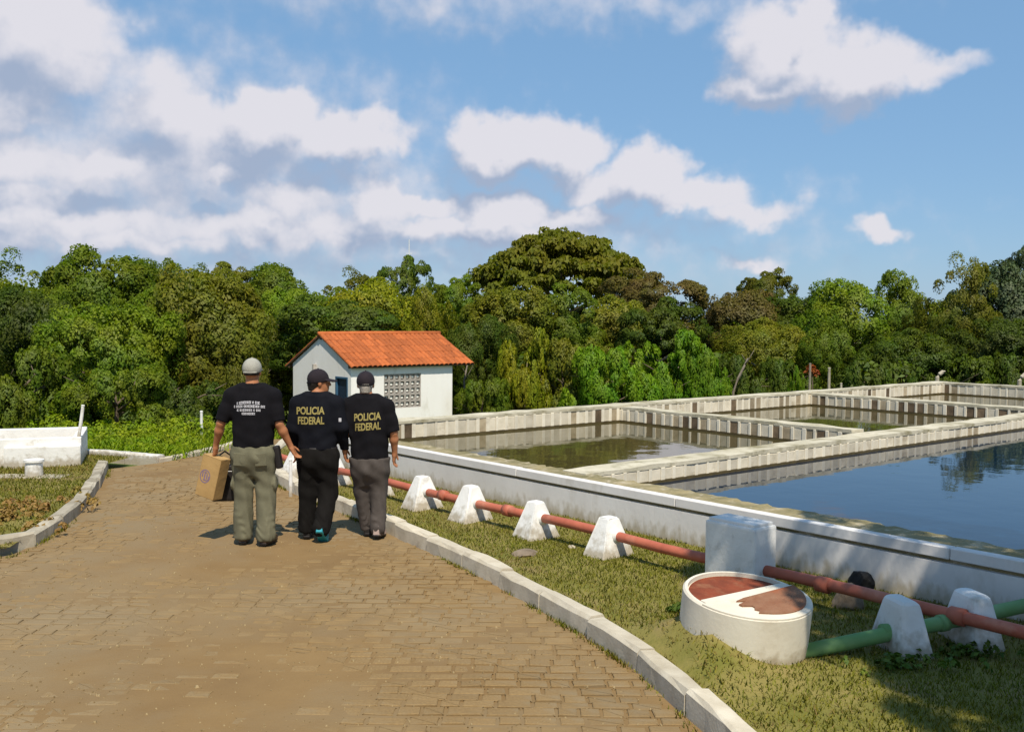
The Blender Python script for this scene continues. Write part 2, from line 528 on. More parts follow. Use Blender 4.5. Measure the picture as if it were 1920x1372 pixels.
class MB:
    def __init__(s):
        s.v, s.f = [], []

    def hexa(s, pts):
        k = len(s.v)
        s.v += [tuple(p) for p in pts]
        s.f += [tuple(i + k for i in q) for q in BOXF]
        return s

    def box(s, x0, x1, y0, y1, z0, z1):
        return s.hexa([(x0, y0, z0), (x1, y0, z0), (x1, y1, z0), (x0, y1, z0), (x0, y0, z1), (x1, y0, z1), (x1, y1, z1), (x0, y1, z1)])

    def tube(s, pts, radii, seg=10, caps=True):
        pts = [Vector(p) for p in pts]
        if not hasattr(radii, '__len__'):
            radii = [radii] * len(pts)
        k0 = len(s.v)
        for i, p in enumerate(pts):
            a = pts[max(i - 1, 0)]
            b = pts[min(i + 1, len(pts) - 1)]
            d = (b - a).normalized()
            up = Vector((0, 0, 1)) if abs(d.z) < .95 else Vector((1, 0, 0))
            u = d.cross(up).normalized()
            w = u.cross(d)
            for j in range(seg):
                t = 2 * math.pi * j / seg
                s.v.append(tuple(p + (u * math.cos(t) + w * math.sin(t)) * radii[i]))
        for i in range(len(pts) - 1):
            for j in range(seg):
                a, b = k0 + i * seg + j, k0 + i * seg + (j + 1) % seg
                s.f.append((a, b, b + seg, a + seg))
        if caps:
            s.f.append(tuple(k0 + j for j in range(seg)))
            s.f.append(tuple(k0 + (len(pts) - 1) * seg + j for j in reversed(range(seg))))
        return s

    def lathe(s, prof, seg=32, c=(0, 0)):
        k0 = len(s.v)
        for r, z in prof:
            for j in range(seg):
                t = 2 * math.pi * j / seg
                s.v.append((c[0] + r * math.cos(t), c[1] + r * math.sin(t), z))
        for i in range(len(prof) - 1):
            for j in range(seg):
                a, b = k0 + i * seg + j, k0 + i * seg + (j + 1) % seg
                s.f.append((a, b, b + seg, a + seg))
        return s

    def mesh(s, name, smooth=False, bevel=0.0, bseg=2):
        me = bpy.data.meshes.new(name)
        me.from_pydata(s.v, [], s.f)
        bm = bmesh.new()
        bm.from_mesh(me)
        bmesh.ops.recalc_face_normals(bm, faces=bm.faces)
        if bevel:
            es = [e for e in bm.edges if len(e.link_faces) == 2 and e.calc_face_angle() > .5]
            bmesh.ops.bevel(bm, geom=es, offset=bevel, segments=bseg, affect='EDGES', profile=.6)
        bm.to_mesh(me)
        bm.free()
        me.polygons.foreach_set('use_smooth', np.full(len(me.polygons), smooth, dtype=bool))
        return me

    def build(s, name, mat, parent=None, loc=None, rz=None, **k):
        return link(name, s.mesh(name, **k), mat, parent, loc, rz)


def copy_tree(o, parent=None):
    c = o.copy()
    col.objects.link(c)
    c.parent = parent
    for ch in [x for x in o.children]:
        copy_tree(ch, c)
    return c


def fbm2(x, y, seed=0):
    v = 0
    for i, (f, a) in enumerate(((.7, 1), (1.6, .5), (3.7, .25), (8.1, .12))):
        v = v + a * np.sin(x * f * 1.3 + seed * 1.7 + i * 2.1 + 1.3 * np.sin(y * f * .9 + i + seed)) * np.cos(y * f * 1.1 - i * 1.3 + seed + .8 * np.sin(x * f * .7 + seed))
    return v


# ------------------------------------------------------------------ ground
TH = R(40.025)
AX = Vector((math.cos(TH), math.sin(TH), 0))      # along the pool walls, to the right and away
BX = Vector((-math.sin(TH), math.cos(TH), 0))     # along the white wall, to the left and away


def ab(a, b, z=0.0):
    p = AX * a + BX * b
    return Vector((p.x, p.y, z))


def smooth01(t):
    t = np.clip(t, 0, 1)
    return t * t * (3 - 2 * t)


def terrain(X, Y):
    X = np.asarray(X, float)
    Y = np.asarray(Y, float)
    z = -.06 - 1.44 * smooth01((Y - 17.5) / 8.0)
    left = smooth01((-X - Y * .02) / 25 + .45)
    z = z + smooth01((Y - 28) / 50) * (.6 + 2.2 * left)
    return z + .05 * np.sin(X * .8) * np.sin(Y * .6) * smooth01((Y - 18) / 6)


def make_ground():
    xs = np.concatenate([-np.geomspace(1500, 30, 22), np.linspace(-28, 40, 69), np.geomspace(42, 1500, 22)])
    ys = np.concatenate([-np.geomspace(900, 10, 14), np.linspace(-8, 80, 89), np.geomspace(84, 2500, 24)])
    X, Y = np.meshgrid(xs, ys)
    V = np.stack([X, Y, terrain(X, Y)], -1).reshape(-1, 3)
    nx, ny = len(xs), len(ys)
    i = np.arange((ny - 1) * (nx - 1))
    r, c = i // (nx - 1), i % (nx - 1)
    a = r * nx + c
    Fc = np.stack([a, a + 1, a + 1 + nx, a + nx], 1)
    tag(link('ground', np_mesh('ground', V, Fc, True), 'terrain'), kind='structure')


make_ground()


def catmull(P, n=10):
    P = [Vector(p) for p in P]
    P = [P[0] * 2 - P[1]] + P + [P[-1] * 2 - P[-2]]
    out = []
    for i in range(1, len(P) - 2):
        for k in range(n):
            t = k / n
            a, b, c, d = P[i - 1:i + 3]
            out.append(.5 * ((2 * b) + (c - a) * t + (2 * a - 5 * b + 4 * c - d) * t * t + (3 * b - a - 3 * c + d) * t ** 3))
    out.append(P[-2])
    return out


def resample(pts, step):
    d = [0]
    for a, b in zip(pts, pts[1:]):
        d.append(d[-1] + (b - a).length)
    n = max(1, round(d[-1] / step))
    out, j = [], 0
    for i in range(n + 1):
        s = d[-1] * i / n
        while j < len(d) - 2 and d[j + 1] < s:
            j += 1
        t = (s - d[j]) / max(1e-9, d[j + 1] - d[j])
        out.append(pts[j].lerp(pts[j + 1], t))
    return out


def v2(p):
    return Vector((p[0], p[1], 0))


# road-side foot of the kerbs
KR = catmull([v2(p) for p in [(1.35, 2.0), (1.27, 3.6), (1.13, 4.9), *[ground_at(*q)[:2] for q in ((1310, 1372), (1240, 1300), (1150, 1228), (1000, 1138), (860, 1062), (730, 1003), (650, 966))],
                              (-2.75, 12.6), (-3.35, 13.9), (-3.75, 15.6), (-3.9, 18.0)]])
KL = catmull([v2(p) for p in [(-9.0, 8.6), (-6.6, 8.9), *[ground_at(*q)[:2] for q in ((-40, 1046), (30, 1040), (96, 1006), (150, 965), (182, 925), (205, 880))]]])
KF = catmull([v2(p) for p in [(-5.22, 15.05), (-4.95, 15.7), (-4.72, 16.3), (-4.55, 18.0)]])
KW = [v2(p) for p in [(-7.0, 15.75), (-6.3, 15.45), (-5.25, 15.02)]]


def kerb(name, pts, step, width, h, mat, side, label_kind='kerb'):
    """separate kerb stones along a line; side +1: body to the right of the line"""
    root = empty(name)
    tag(root, kind='structure')
    P = resample(pts, step)
    for i, (a, b) in enumerate(zip(P, P[1:])):
        d = (b - a).normalized()
        nrm = Vector((d.y, -d.x, 0)) * side
        L = (b - a).length
        jz, jo, tw = random.uniform(-.008, .010), random.uniform(-.008, .008), random.uniform(-.006, .006)
        g = .006
        o = a + nrm * jo
        p0, p1 = o + d * g, o + d * (L - g) + nrm * tw
        hh = h + jz
        base = -.15
        mb = MB()
        ch = .022
        # section: foot, face up to chamfer, top, back
        sec = [(0, base), (.008, hh - ch), (ch + .008, hh), (width - .02, hh - .004), (width, hh - .03), (width, base)]
        for q in (p0, p0.lerp(p1, .34), p0.lerp(p1, .67), p1):
            for (u, z) in sec:
                mb.v.append(tuple(q + nrm * (u + random.uniform(-.008, .008)) + Vector((0, 0, z + (random.uniform(-.009, .007) if z > 0 else 0)))))
        ns = len(sec)
        for r in range(3):
            for k in range(ns):
                q = r * ns + k
                q2 = r * ns + (k + 1) % ns
                mb.f.append((q, q2, q2 + ns, q + ns))
        mb.f.append(tuple(range(ns)))
        mb.f.append(tuple(3 * ns + k for k in reversed(range(ns))))
        c = (p0 + p1) / 2
        mb.v = [(x - c.x, y - c.y, z) for x, y, z in mb.v]
        mb.build('kerb_stone', mat, root, loc=c)
    return root


kerb('kerb_right', KR, .72, .15, .145, 'kerb_white', 1)
kerb('kerb_left', KL, .80, .15, .135, 'kerb_grey', -1)
kerb('kerb_far', KF, .7, .12, .08, 'kerb_white', -1)
kerb('kerb_white_far', KW, .65, .16, .12, 'white_paint', -1)


def poly_sheet(name, poly, z, mat, cell=.25, amp=0.0, seed=1, kind='structure', zf=None):
    """triangulated sheet inside an outline, gently uneven"""
    bm = bmesh.new()
    vs = [bm.verts.new((p[0], p[1], 0)) for p in poly]
    bm.faces.new(vs)
    x0, x1 = min(p[0] for p in poly), max(p[0] for p in poly)
    y0, y1 = min(p[1] for p in poly), max(p[1] for p in poly)
    for ax, lo, hi in ((0, x0, x1), (1, y0, y1)):
        t = lo + cell
        while t < hi:
            co = (t, 0, 0) if ax == 0 else (0, t, 0)
            no = (1, 0, 0) if ax == 0 else (0, 1, 0)
            bmesh.ops.bisect_plane(bm, geom=bm.verts[:] + bm.edges[:] + bm.faces[:], plane_co=co, plane_no=no)
            t += cell
    for v in bm.verts:
        v.co.z = float(zf(v.co.x, v.co.y)) if zf else z + amp * float(fbm2(v.co.x * 1.3, v.co.y * 1.3, seed))
    bmesh.ops.recalc_face_normals(bm, faces=bm.faces)
    if sum(f.normal.z for f in bm.faces) < 0:
        bmesh.ops.reverse_faces(bm, faces=bm.faces)
    me = bpy.data.meshes.new(name)
    bm.to_mesh(me)
    bm.free()
    me.polygons.foreach_set('use_smooth', np.full(len(me.polygons), True, dtype=bool))
    o = link(name, me, mat)
    if kind:
        tag(o, kind=kind)
    return o


def offset_line(pts, d):
    out = []
    for i, p in enumerate(pts):
        t = (pts[min(i + 1, len(pts) - 1)] - pts[max(i - 1, 0)]).normalized()
        out.append(p + Vector((t.y, -t.x, 0)) * d)
    return out


kr_in = offset_line(KR, .06)
kl_in = offset_line(KL, -.06)
path_poly = [(-14, -4), (1.3, -4)] + [(p.x, p.y) for p in kr_in] + [(p.x, p.y) for p in reversed(KF)] + [(p.x, p.y) for p in reversed(kl_in)] + [(-14, 8.6)]
PATH = poly_sheet('path', path_poly, 0.0, 'dust', .5, .004, 3)

TANK = ground_at(1388, 1221, .07)
_k = offset_line(KR, .17)
KY, KX = [p.y for p in _k], [p.x for p in _k]


def lawn_z(x, y):
    x = np.asarray(x, float)
    y = np.asarray(y, float)
    # a bank of turf against the road side of the round tank, running out at the kerb
    kx = np.interp(y, KY, KX)
    return np.minimum(.105 + 1.1 * np.clip(x - kx - .02, 0, 9), .085 + .25 * np.exp(-(((x - TANK.x + .34) / .34) ** 2 + ((y - TANK.y + .16) / .50) ** 2)) + .012 * fbm2(x * 1.3, y * 1.3, 5))


# lawn right of the path, up to the white wall, and lawn left of it
AN = 7.343                               # face of the white wall
kr_out = offset_line(KR, .09)
wall_line = [ab(AN + .1, b) for b in np.linspace(13.0, -9, 12)]
lawnR = [(p.x, p.y) for p in kr_out if p.y > 2.0] + [(p.x, p.y) for p in wall_line] + [(1.5, 1.9)]
LAWN_R = poly_sheet('lawn_right', [(x, y) for x, y in lawnR], 0, 'soil', .12, 0, 5, zf=lawn_z)
kl_out = offset_line(KL, -.1)
lawnL = [(p.x, p.y) for p in kl_out] + [(-5.7, 15.1), (-6.4, 15.35), (-9, 16.4), (-16, 18), (-16, 8.8)]
LAWN_L = poly_sheet('lawn_left', lawnL, .07, 'soil', .4, .012, 9)


def inside(poly, x, y):
    x = np.asarray(x)
    y = np.asarray(y)
    r = np.zeros(x.shape, bool)
    n = len(poly)
    for i in range(n):
        xa, ya = poly[i][:2]
        xb, yb = poly[(i + 1) % n][:2]
        if ya == yb:
            continue
        c = ((ya > y) != (yb > y)) & (x < (xb - xa) * (y - ya) / (yb - ya) + xa)
        r ^= c
    return r


# ---- paving stones of the path
def make_paving():
    stones = []
    y = 4.55
    row = 0
    while y < 15.6:
        h = random.uniform(.10, .135)
        x = -8.0 + random.uniform(0, .2)
        while x < 1.4:
            w = random.uniform(.12, .23)
            cx, cy = x + w / 2, y + h / 2 + .02 * math.sin(cx * 1.1 if False else x * 1.1 + row)
            stones.append((cx, cy, w - .014, h - .014))
            x += w
        y += h
        row += 1
    S = np.array(stones)
    pp = [(p[0], p[1]) for p in path_poly]
    ok = np.ones(len(S), bool)
    for dx in (-.5, .5):
        ok &= inside(pp, S[:, 0] + dx * (S[:, 2] + .04), S[:, 1])
    # only what the frame can show
    ok &= np.abs(S[:, 0]) < S[:, 1] * .54 + 1.2
    S = S[ok]
    lift = .0045 * fbm2(S[:, 0] * 1.5, S[:, 1] * 1.5, 2) + rng.normal(0, .0022, len(S))
    lift += .0025 * np.clip((S[:, 0] + 2.2) / 2.5, -1, 1) - .0012
    # template stone: slightly domed, rounded, unit size
    me_t = []
    for k in range(6):
        r = random.Random(k)
        V, Fc = [], []
        ring = []
        for (cx, cy) in ((-.5, -.5), (.5, -.5), (.5, .5), (-.5, .5)):
            for q in range(2):
                jx, jy = r.uniform(-.012, .012), r.uniform(-.02, .02)
                e = (.03, .0) if (q == 0) == (cx * cy > 0) else (.0, .045)
                ring.append((cx * (1 - 2 * e[0]) + jx, cy * (1 - 2 * e[1]) + jy))
        n = len(ring)
        V += [(x, y, -1) for x, y in ring]
        V += [(x, y, -.045) for x, y in ring]
        V += [(x * .92, y * .87, r.uniform(-.015, .02)) for x, y in ring]
        for a in range(2):
            for j in range(n):
                p, q = a * n + j, a * n + (j + 1) % n
                Fc.append((p, q, q + n, p + n))
        Fc.append(tuple(2 * n + j for j in range(n)))
        me = np_mesh('paving_stone', V, Fc)
        bm = bmesh.new()
        bm.from_mesh(me)
        bmesh.ops.recalc_face_normals(bm, faces=bm.faces)
        bm.to_mesh(me)
        bm.free()
        me.materials.append(MATS['sett'])
        me_t.append(me)
    order = np.argsort(S[:, 1] + np.abs(S[:, 0]) * .15)
    inview = S[:, 1] > 5.35
    first = [i for i in order if inview[i]][:300]
    fs = set(first)
    for i in first:
        cx, cy, w, h = S[i]
        o = link('paving_stone', me_t[i % 6], None, PATH, (cx, cy, lift[i] + .003))
        o.scale = (w, h, .06)
        o.rotation_euler = (random.gauss(0, .028), random.gauss(0, .016), random.gauss(0, .03))
    rest = MB()
    for i in range(len(S)):
        if i in fs:
            continue
        cx, cy, w, h = S[i]
        me = me_t[i % 6]
        k = len(rest.v)
        ta, tb = random.gauss(0, .028), random.gauss(0, .016)
        rest.v += [(cx + v.co.x * w, cy + v.co.y * h, lift[i] + .0035 + v.co.z * .06 + v.co.y * h * ta + v.co.x * w * tb) for v in me.vertices]
        rest.f += [tuple(a + k for a in p.vertices) for p in me.polygons]
    o = rest.build('paving_stones', 'sett_rest', PATH)
    o['kind'] = 'stuff'


make_paving()


def leaf_mesh(name, C, CR, OUT, per, size, seed, flat=1.0, aspect=1.7, droop=0.0, unit=None):
    """leaf quads round clump centres C (n,3) of radius CR (n,), outward directions OUT (n,3)"""
    r = np.random.default_rng(seed)
    n = len(C)
    idx = np.repeat(np.arange(n), per)
    m = len(idx)
    d = r.normal(0, 1, (m, 3))
    d += OUT[idx] * .9
    d /= np.linalg.norm(d, axis=1, keepdims=True)
    rad = CR[idx] * r.uniform(.55, 1.08, m) ** .7
    P = C[idx] + d * rad[:, None] * np.array([1, 1, flat])
    nl = d * .9 + r.normal(0, .55, (m, 3)) + np.array([0, 0, .25])
    nl /= np.linalg.norm(nl, axis=1, keepdims=True)
    t = np.cross(nl, r.normal(0, 1, (m, 3)))
    t /= np.linalg.norm(t, axis=1, keepdims=True) + 1e-9
    t[:, 2] -= droop
    b = np.cross(nl, t)
    s = size * r.uniform(.55, 1.3, m)
    t *= (s * aspect / 2)[:, None]
    b *= (s / 2)[:, None]
    fold = nl * (s * .18)[:, None]
    V = np.stack([P - t, P - b * 1.0 + fold, P + t, P + b + fold], 1).reshape(-1, 3)
    k = np.arange(m)[:, None] * 4
    Fc = np.concatenate([k + [0, 1, 2], k + [0, 2, 3]], 0)
    N = d * .55 + OUT[idx] * .85 + nl * .25
    N /= np.linalg.norm(N, axis=1, keepdims=True)
    if unit:                             # bring a crown to unit radius and height
        q = np.percentile(np.hypot(V[:, 0], V[:, 1]), 98.5)
        V[:, :2] /= q
        z0, z1 = (0, np.percentile(V[:, 2], 99.6)) if unit == 'ground' else np.percentile(V[:, 2], [.4, 99.6])
        V[:, 2] = (V[:, 2] - z0) / (z1 - z0) if unit == 'ground' else 2 * (V[:, 2] - z0) / (z1 - z0) - 1
    me = np_mesh(name, V, Fc, True)
    me.normals_split_custom_set_from_vertices(np.repeat(N, 4, 0).astype(np.float32))
    return me


# ---- grass blades (stuff)
def blades(name, P, base_z, h, wid, mat, lean=.5, kind='stuff', upn=.75, seed=3):
    r = np.random.default_rng(seed)
    n = len(P)
    ang = r.uniform(0, 2 * np.pi, n)
    la = r.uniform(0, 2 * np.pi, n)
    hh = h * r.uniform(.45, 1.25, n)
    ln = hh * lean * r.uniform(.2, 1.3, n)
    dx, dy = np.cos(ang) * wid / 2, np.sin(ang) * wid / 2
    z0 = base_z if np.ndim(base_z) else np.full(n, base_z)
    b0 = np.stack([P[:, 0] - dx, P[:, 1] - dy, z0], 1)
    b1 = np.stack([P[:, 0] + dx, P[:, 1] + dy, z0], 1)
    m0 = np.stack([P[:, 0] - dx * .7 + np.cos(la) * ln * .4, P[:, 1] - dy * .7 + np.sin(la) * ln * .4, z0 + hh * .6], 1)
    m1 = np.stack([P[:, 0] + dx * .7 + np.cos(la) * ln * .4, P[:, 1] + dy * .7 + np.sin(la) * ln * .4, z0 + hh * .6], 1)
    tp = np.stack([P[:, 0] + np.cos(la) * ln, P[:, 1] + np.sin(la) * ln, z0 + hh], 1)
    V = np.stack([b0, b1, m1, m0, tp], 1).reshape(-1, 3)
    k = np.arange(n)[:, None] * 5
    F3 = np.concatenate([k + [0, 1, 2], k + [0, 2, 3], k + [3, 2, 4]], 0)
    me = np_mesh(name, V, F3, True)
    N = np.stack([np.cos(la) * .5, np.sin(la) * .5 - .15, np.full(n, upn)], 1) + r.normal(0, .2, (n, 3))
    N /= np.linalg.norm(N, axis=1, keepdims=True)
    me.normals_split_custom_set_from_vertices(np.repeat(N, 5, 0).astype(np.float32))
    return tag(link(name, me, mat), kind=kind)


def scatter(poly, n, dens=None, seed=1, box=None):
    r = np.random.default_rng(seed)
    x0, x1, y0, y1 = box or (min(p[0] for p in poly), max(p[0] for p in poly), min(p[1] for p in poly), max(p[1] for p in poly))
    P = np.stack([r.uniform(x0, x1, n), r.uniform(y0, y1, n)], 1)
    k = inside(poly, P[:, 0], P[:, 1])
    if dens is not None:
        k &= r.uniform(0, 1, n) < dens(P[:, 0], P[:, 1])
    return P[k]


def make_grass():
    bR = (-4.6, 5.2, 3.2, 16.0)
    dg = lambda x, y: np.clip(.62 + .5 * fbm2(x * 1.4, y * 1.4, 4), .05, 1) * np.clip(10.0 / (y + .1), .25, 1)
    dd = lambda x, y: np.clip(.30 - .55 * fbm2(x * 1.4, y * 1.4, 4), .02, 1) * np.clip(10.0 / (y + .1), .25, 1)
    poly = lawnR
    P = scatter(poly, 470000, dg, 2, bR)
    v = np.abs(P[:, 0]) < P[:, 1] * .54 + 1.2
    P = P[v]
    blades('grass', P, lawn_z(P[:, 0], P[:, 1]) - .006, .036, .007, 'grass_green', .9, seed=1)
    P = scatter(poly, 270000, dd, 3, bR)
    v = np.abs(P[:, 0]) < P[:, 1] * .54 + 1.2
    P = P[v]
    blades('dry_grass', P, lawn_z(P[:, 0], P[:, 1]) - .006, .030, .007, 'grass_dry', 1.1, seed=2)
    bL = (-11, -4.4, 8.6, 17)
    dg = lambda x, y: np.clip(.55 + .5 * fbm2(x * .9, y * .9, 8), .05, 1)
    dd = lambda x, y: np.clip(.40 - .5 * fbm2(x * .9, y * .9, 8), .05, 1)
    blades('grass', scatter(lawnL, 120000, dg, 5, bL), .062, .045, .010, 'grass_green', .9, seed=4)
    blades('dry_grass', scatter(lawnL, 90000, dd, 6, bL), .062, .04, .010, 'grass_dry', 1.1, seed=5)
    # tufts in the joint at the foot of the kerbs
    pts = []
    for L, n, s in ((KR, 9000, -.02), (KL, 3000, .02)):
        Q = resample(offset_line(L, s), .02)
        for i in range(n):
            p = Q[random.randrange(len(Q))]
            if float(fbm2(p.x * 3, p.y * 3, 6)) > random.uniform(-.2, 1.1):
                pts.append((p.x + random.gauss(0, .018), p.y + random.gauss(0, .018)))
    blades('weed', np.array(pts), .0, .035, .007, 'grass_green', .8, seed=8)
    # rank bright grass beyond the far kerb
    tp = [(-5.1, 15.2), (-4.85, 15.8), (-4.6, 16.4), (-4.4, 19), (-4.0, 23), (-12, 23), (-9.5, 17.0), (-6.6, 15.75)]
    P = scatter(tp, 110000, lambda x, y: np.clip(.6 + .4 * fbm2(x, y, 3), .1, 1), 7)
    hz = terrain(P[:, 0], P[:, 1])
    blades('tall_grass', P[::2], hz[::2], .26, .022, 'grass_tall', .9, seed=9, upn=.9)


make_grass()


def make_ground_cover():
    r = np.random.default_rng(41)
    tp = [(-5.15, 15.4), (-4.9, 15.9), (-4.7, 16.6), (-4.5, 18.6), (-8.6, 18.6), (-8.3, 16.8), (-6.6, 15.95)]
    P = scatter(tp, 620, lambda x, y: np.clip(.5 + .5 * fbm2(x * 1.2, y * 1.2, 7), .1, 1), 13)
    z = terrain(P[:, 0], P[:, 1]) + r.uniform(.05, .30, len(P)) * np.clip((P[:, 1] - 15.2) / 2.5, .3, 1.4)
    C = np.concatenate([P, z[:, None]], 1)
    O = np.tile([[0, -.35, .95]], (len(C), 1))
    tag(link('ground_cover', leaf_mesh('ground_cover', C, r.uniform(.08, .20, len(C)), O, 44, .040, 14), 'grass_tall'), kind='stuff')


make_ground_cover()


def make_dry_leaves():
    r = np.random.default_rng(51)
    p = ground_at(22, 968, .07)
    n = 70
    C = np.stack([p.x + r.normal(0, .30, n), p.y + r.normal(0, .42, n), .075 + np.abs(r.normal(0, .02, n))], 1)
    tag(link('dry_leaves', leaf_mesh('dry_leaves', C, np.full(n, .06), np.tile([[0, -.2, 1.]], (n, 1)), 22, .032, 15), 'leaf_litter'), kind='stuff')


make_dry_leaves()


def make_pebbles():
    r = np.random.default_rng(21)
    n = 3600
    y = 4.8 + 10 * r.uniform(0, 1, n) ** 1.6
    x = r.uniform(-.56, .30, n) * y
    k = inside([(p[0], p[1]) for p in path_poly], x, y)
    x, y = x[k], y[k]
    m = MB()
    for a, b in zip(x, y):
        s_ = random.uniform(.003, .009) * (1.8 if random.random() < .04 else 1)
        q = [(a + math.cos(t + a) * s_ * random.uniform(.7, 1.2), b + math.sin(t + a) * s_ * random.uniform(.7, 1.2)) for t in (0, 1.57, 3.14, 4.71)]
        c = len(m.v)
        m.v += [(u, v, .001) for u, v in q] + [(a + (u - a) * .6, b + (v - b) * .6, .004 + s_ * .7) for u, v in q]
        m.f += [(c + i, c + (i + 1) % 4, c + 4 + (i + 1) % 4, c + 4 + i) for i in range(4)] + [(c + 4, c + 5, c + 6, c + 7)]
    tag(m.build('gravel', 'gravel'), kind='stuff')


make_pebbles()

# ------------------------------------------------------------------ pools
ZW, ZT, ZD = .30, .602, .519            # water level, rim of the outer walls, rim of the dividing wall
B_BACK, B_DIV = 12.984, 7.869
A_C1, A_C2, A_END = 13.496, 19.532, 25.451
WT = .30                                 # wall thickness


def tex_top(mb, x0, x1, y0, y1, z0, z1, step=.35, amp=.01, seed=1, zk=1.0):
    """slab with an uneven top and edges, long along x or y"""
    along_x = (x1 - x0) > (y1 - y0)
    n = max(2, int(max(x1 - x0, y1 - y0) / step))
    r = random.Random(seed)
    k0 = len(mb.v)
    for i in range(n + 1):
        t = i / n
        j = [r.uniform(-amp, amp) * (zk if q > 1 else 1) for q in range(4)]
        if along_x:
            x = x0 + (x1 - x0) * t
            sec = [(x, y0 + j[0], z0), (x, y1 + j[1], z0), (x, y1 + j[1], z1 + j[2]), (x, y0 + j[0], z1 + j[3])]
        else:
            y = y0 + (y1 - y0) * t
            sec = [(x0 + j[0], y, z0), (x1 + j[1], y, z0), (x1 + j[1], y, z1 + j[2]), (x0 + j[0], y, z1 + j[3])]
        mb.v += sec
    for i in range(n):
        for k in range(4):
            a, b = k0 + i * 4 + k, k0 + i * 4 + (k + 1) % 4
            mb.f.append((a, b, b + 4, a + 4))
    mb.f.append((k0, k0 + 1, k0 + 2, k0 + 3))
    e = k0 + n * 4
    mb.f.append((e + 3, e + 2, e + 1, e))


def ribbed_wall(name, label, along, lo, hi, face, thick, side, ztop, dark, seed, faces=(1,), pitch=.205):
    """pool wall: core, rim slab, and on its water side upright panels between proud ribs.
    along 'a': wall runs in a at b=face, water on the side*b side; 'b': runs in b at a=face."""
    root = empty(name, (0, 0, 0), TH)
    tag(root, label, 'wall', 'pool walls')
    r = random.Random(seed)
    f0, f1 = (face, face - side * thick)
    lo_, hi_ = min(f0, f1), max(f0, f1)

    def B(mb, u0, u1, w0, w1, z0, z1):
        w0, w1 = min(w0, w1), max(w0, w1)
        return mb.box(u0, u1, w0, w1, z0, z1) if along == 'a' else mb.box(w0, w1, u0, u1, z0, z1)

    core = MB()
    B(core, lo, hi, lo_, hi_, -1.7, ztop - .05)
    core.build('core', 'pool_core', root)
    top = MB()
    if along == 'a':
        tex_top(top, lo, hi, lo_ - .012, hi_ + .012, ztop - .048, ztop, seed=seed)
    else:
        tex_top(top, lo, hi, 0, 0, 0, 0) if False else tex_top(top, lo_ - .012, hi_ + .012, lo, hi, ztop - .048, ztop, seed=seed)
    top.build('rim', 'pool_top', root)
    # shared meshes
    zh0, zh1 = ZW - .25, ztop - .05
    meshes = {}

    def piece(kind, mat, u, w, wid, proud, sgn, z0, z1):
        key = (kind, mat, round(wid, 3), sgn, proud)
        if key not in meshes:
            mb = MB()
            B(mb, -wid / 2, wid / 2, -.02 * sgn, proud * sgn, z0, z1)
            me = mb.mesh(kind, bevel=.004, bseg=1)
            me.materials.append(MATS[mat])
            meshes[key] = me
        loc = (u, w, 0) if along == 'a' else (w, u, 0)
        o = link(kind, meshes[key], None, root, loc)
        o.scale = (1, 1, 1)
        return o

    for sgn in faces:
        w = f0 if sgn * side > 0 else f1
        n = int((hi - lo) / pitch)
        for i in range(n):
            u = lo + (i + .5) * pitch
            q = r.random()
            mat = 'panel_dark' if q < dark else ('panel_mid' if q < dark + (.30 if dark > .2 else .05 if dark < .035 else .22) else 'panel_pale')
            piece('panel', mat, u, w, pitch - .05, .006, sgn, ZW + .03, zh1 - .01)
            wr = r.choice((.045, .055, .07))
            piece('rib', 'rib', u + pitch / 2 + r.uniform(-.015, .015), w, wr, .020 if dark > .2 else .013, sgn, zh0, zh1 + .002)
        wb = MB()
        B(wb, lo, hi, w, w + sgn * .026, ZW - .2, ZW + .03)
        wb.build('wet_band', 'wet_band', root)
    return root


ribbed_wall('pool_wall', 'long cream ribbed pool wall running from the white house towards the far corner', 'a', 7.30, A_END + WT, B_BACK, WT, -1, ZT, .06, 1, faces=(-1,))
ribbed_wall('pool_wall', 'cream ribbed wall between the brown-green pools and the big blue pool', 'a', 7.66, A_END + 3.5, B_DIV, .34, -1, ZD, .03, 2, faces=(-1, 1))
ribbed_wall('pool_wall', 'first cross wall with dark brown panels, between the nearest two brown-green pools', 'b', B_DIV + .37, B_BACK - .03, A_C1, WT, -1, ZT - .03, .38, 3, faces=(-1, 1))
ribbed_wall('pool_wall', 'second cross wall with dark brown panels, farther back between the small pools', 'b', B_DIV + .37, B_BACK - .03, A_C2, WT, -1, ZT - .03, .42, 4, faces=(-1, 1))
ribbed_wall('pool_wall', 'farthest ribbed pool wall, below the bent fence posts', 'b', B_DIV + .37, B_BACK - .03, A_END, WT, -1, ZT, .04, 5, faces=(-1,))


def make_water():
    for k, (a0, a1, b0, b1, m) in enumerate(((7.6, A_C1 + .01, B_DIV + .3, B_BACK + .01, 'water_left'), (A_C1 + .28, A_C2 + .01, B_DIV + .3, B_BACK + .01, 'water_left'),
                                             (A_C2 + .28, A_END + .01, B_DIV + .3, B_BACK + .01, 'water_left'), (7.6, A_END + 9, -16, B_DIV + .01, 'water_right'))):
        n = 2
        V = [(a0, b0, ZW), (a1, b0, ZW), (a1, b1, ZW), (a0, b1, ZW)]
        o = link('water', np_mesh('water', V, [(0, 1, 2, 3)]), m, None, (0, 0, 0), TH)
        tag(o, kind='structure')


make_water()


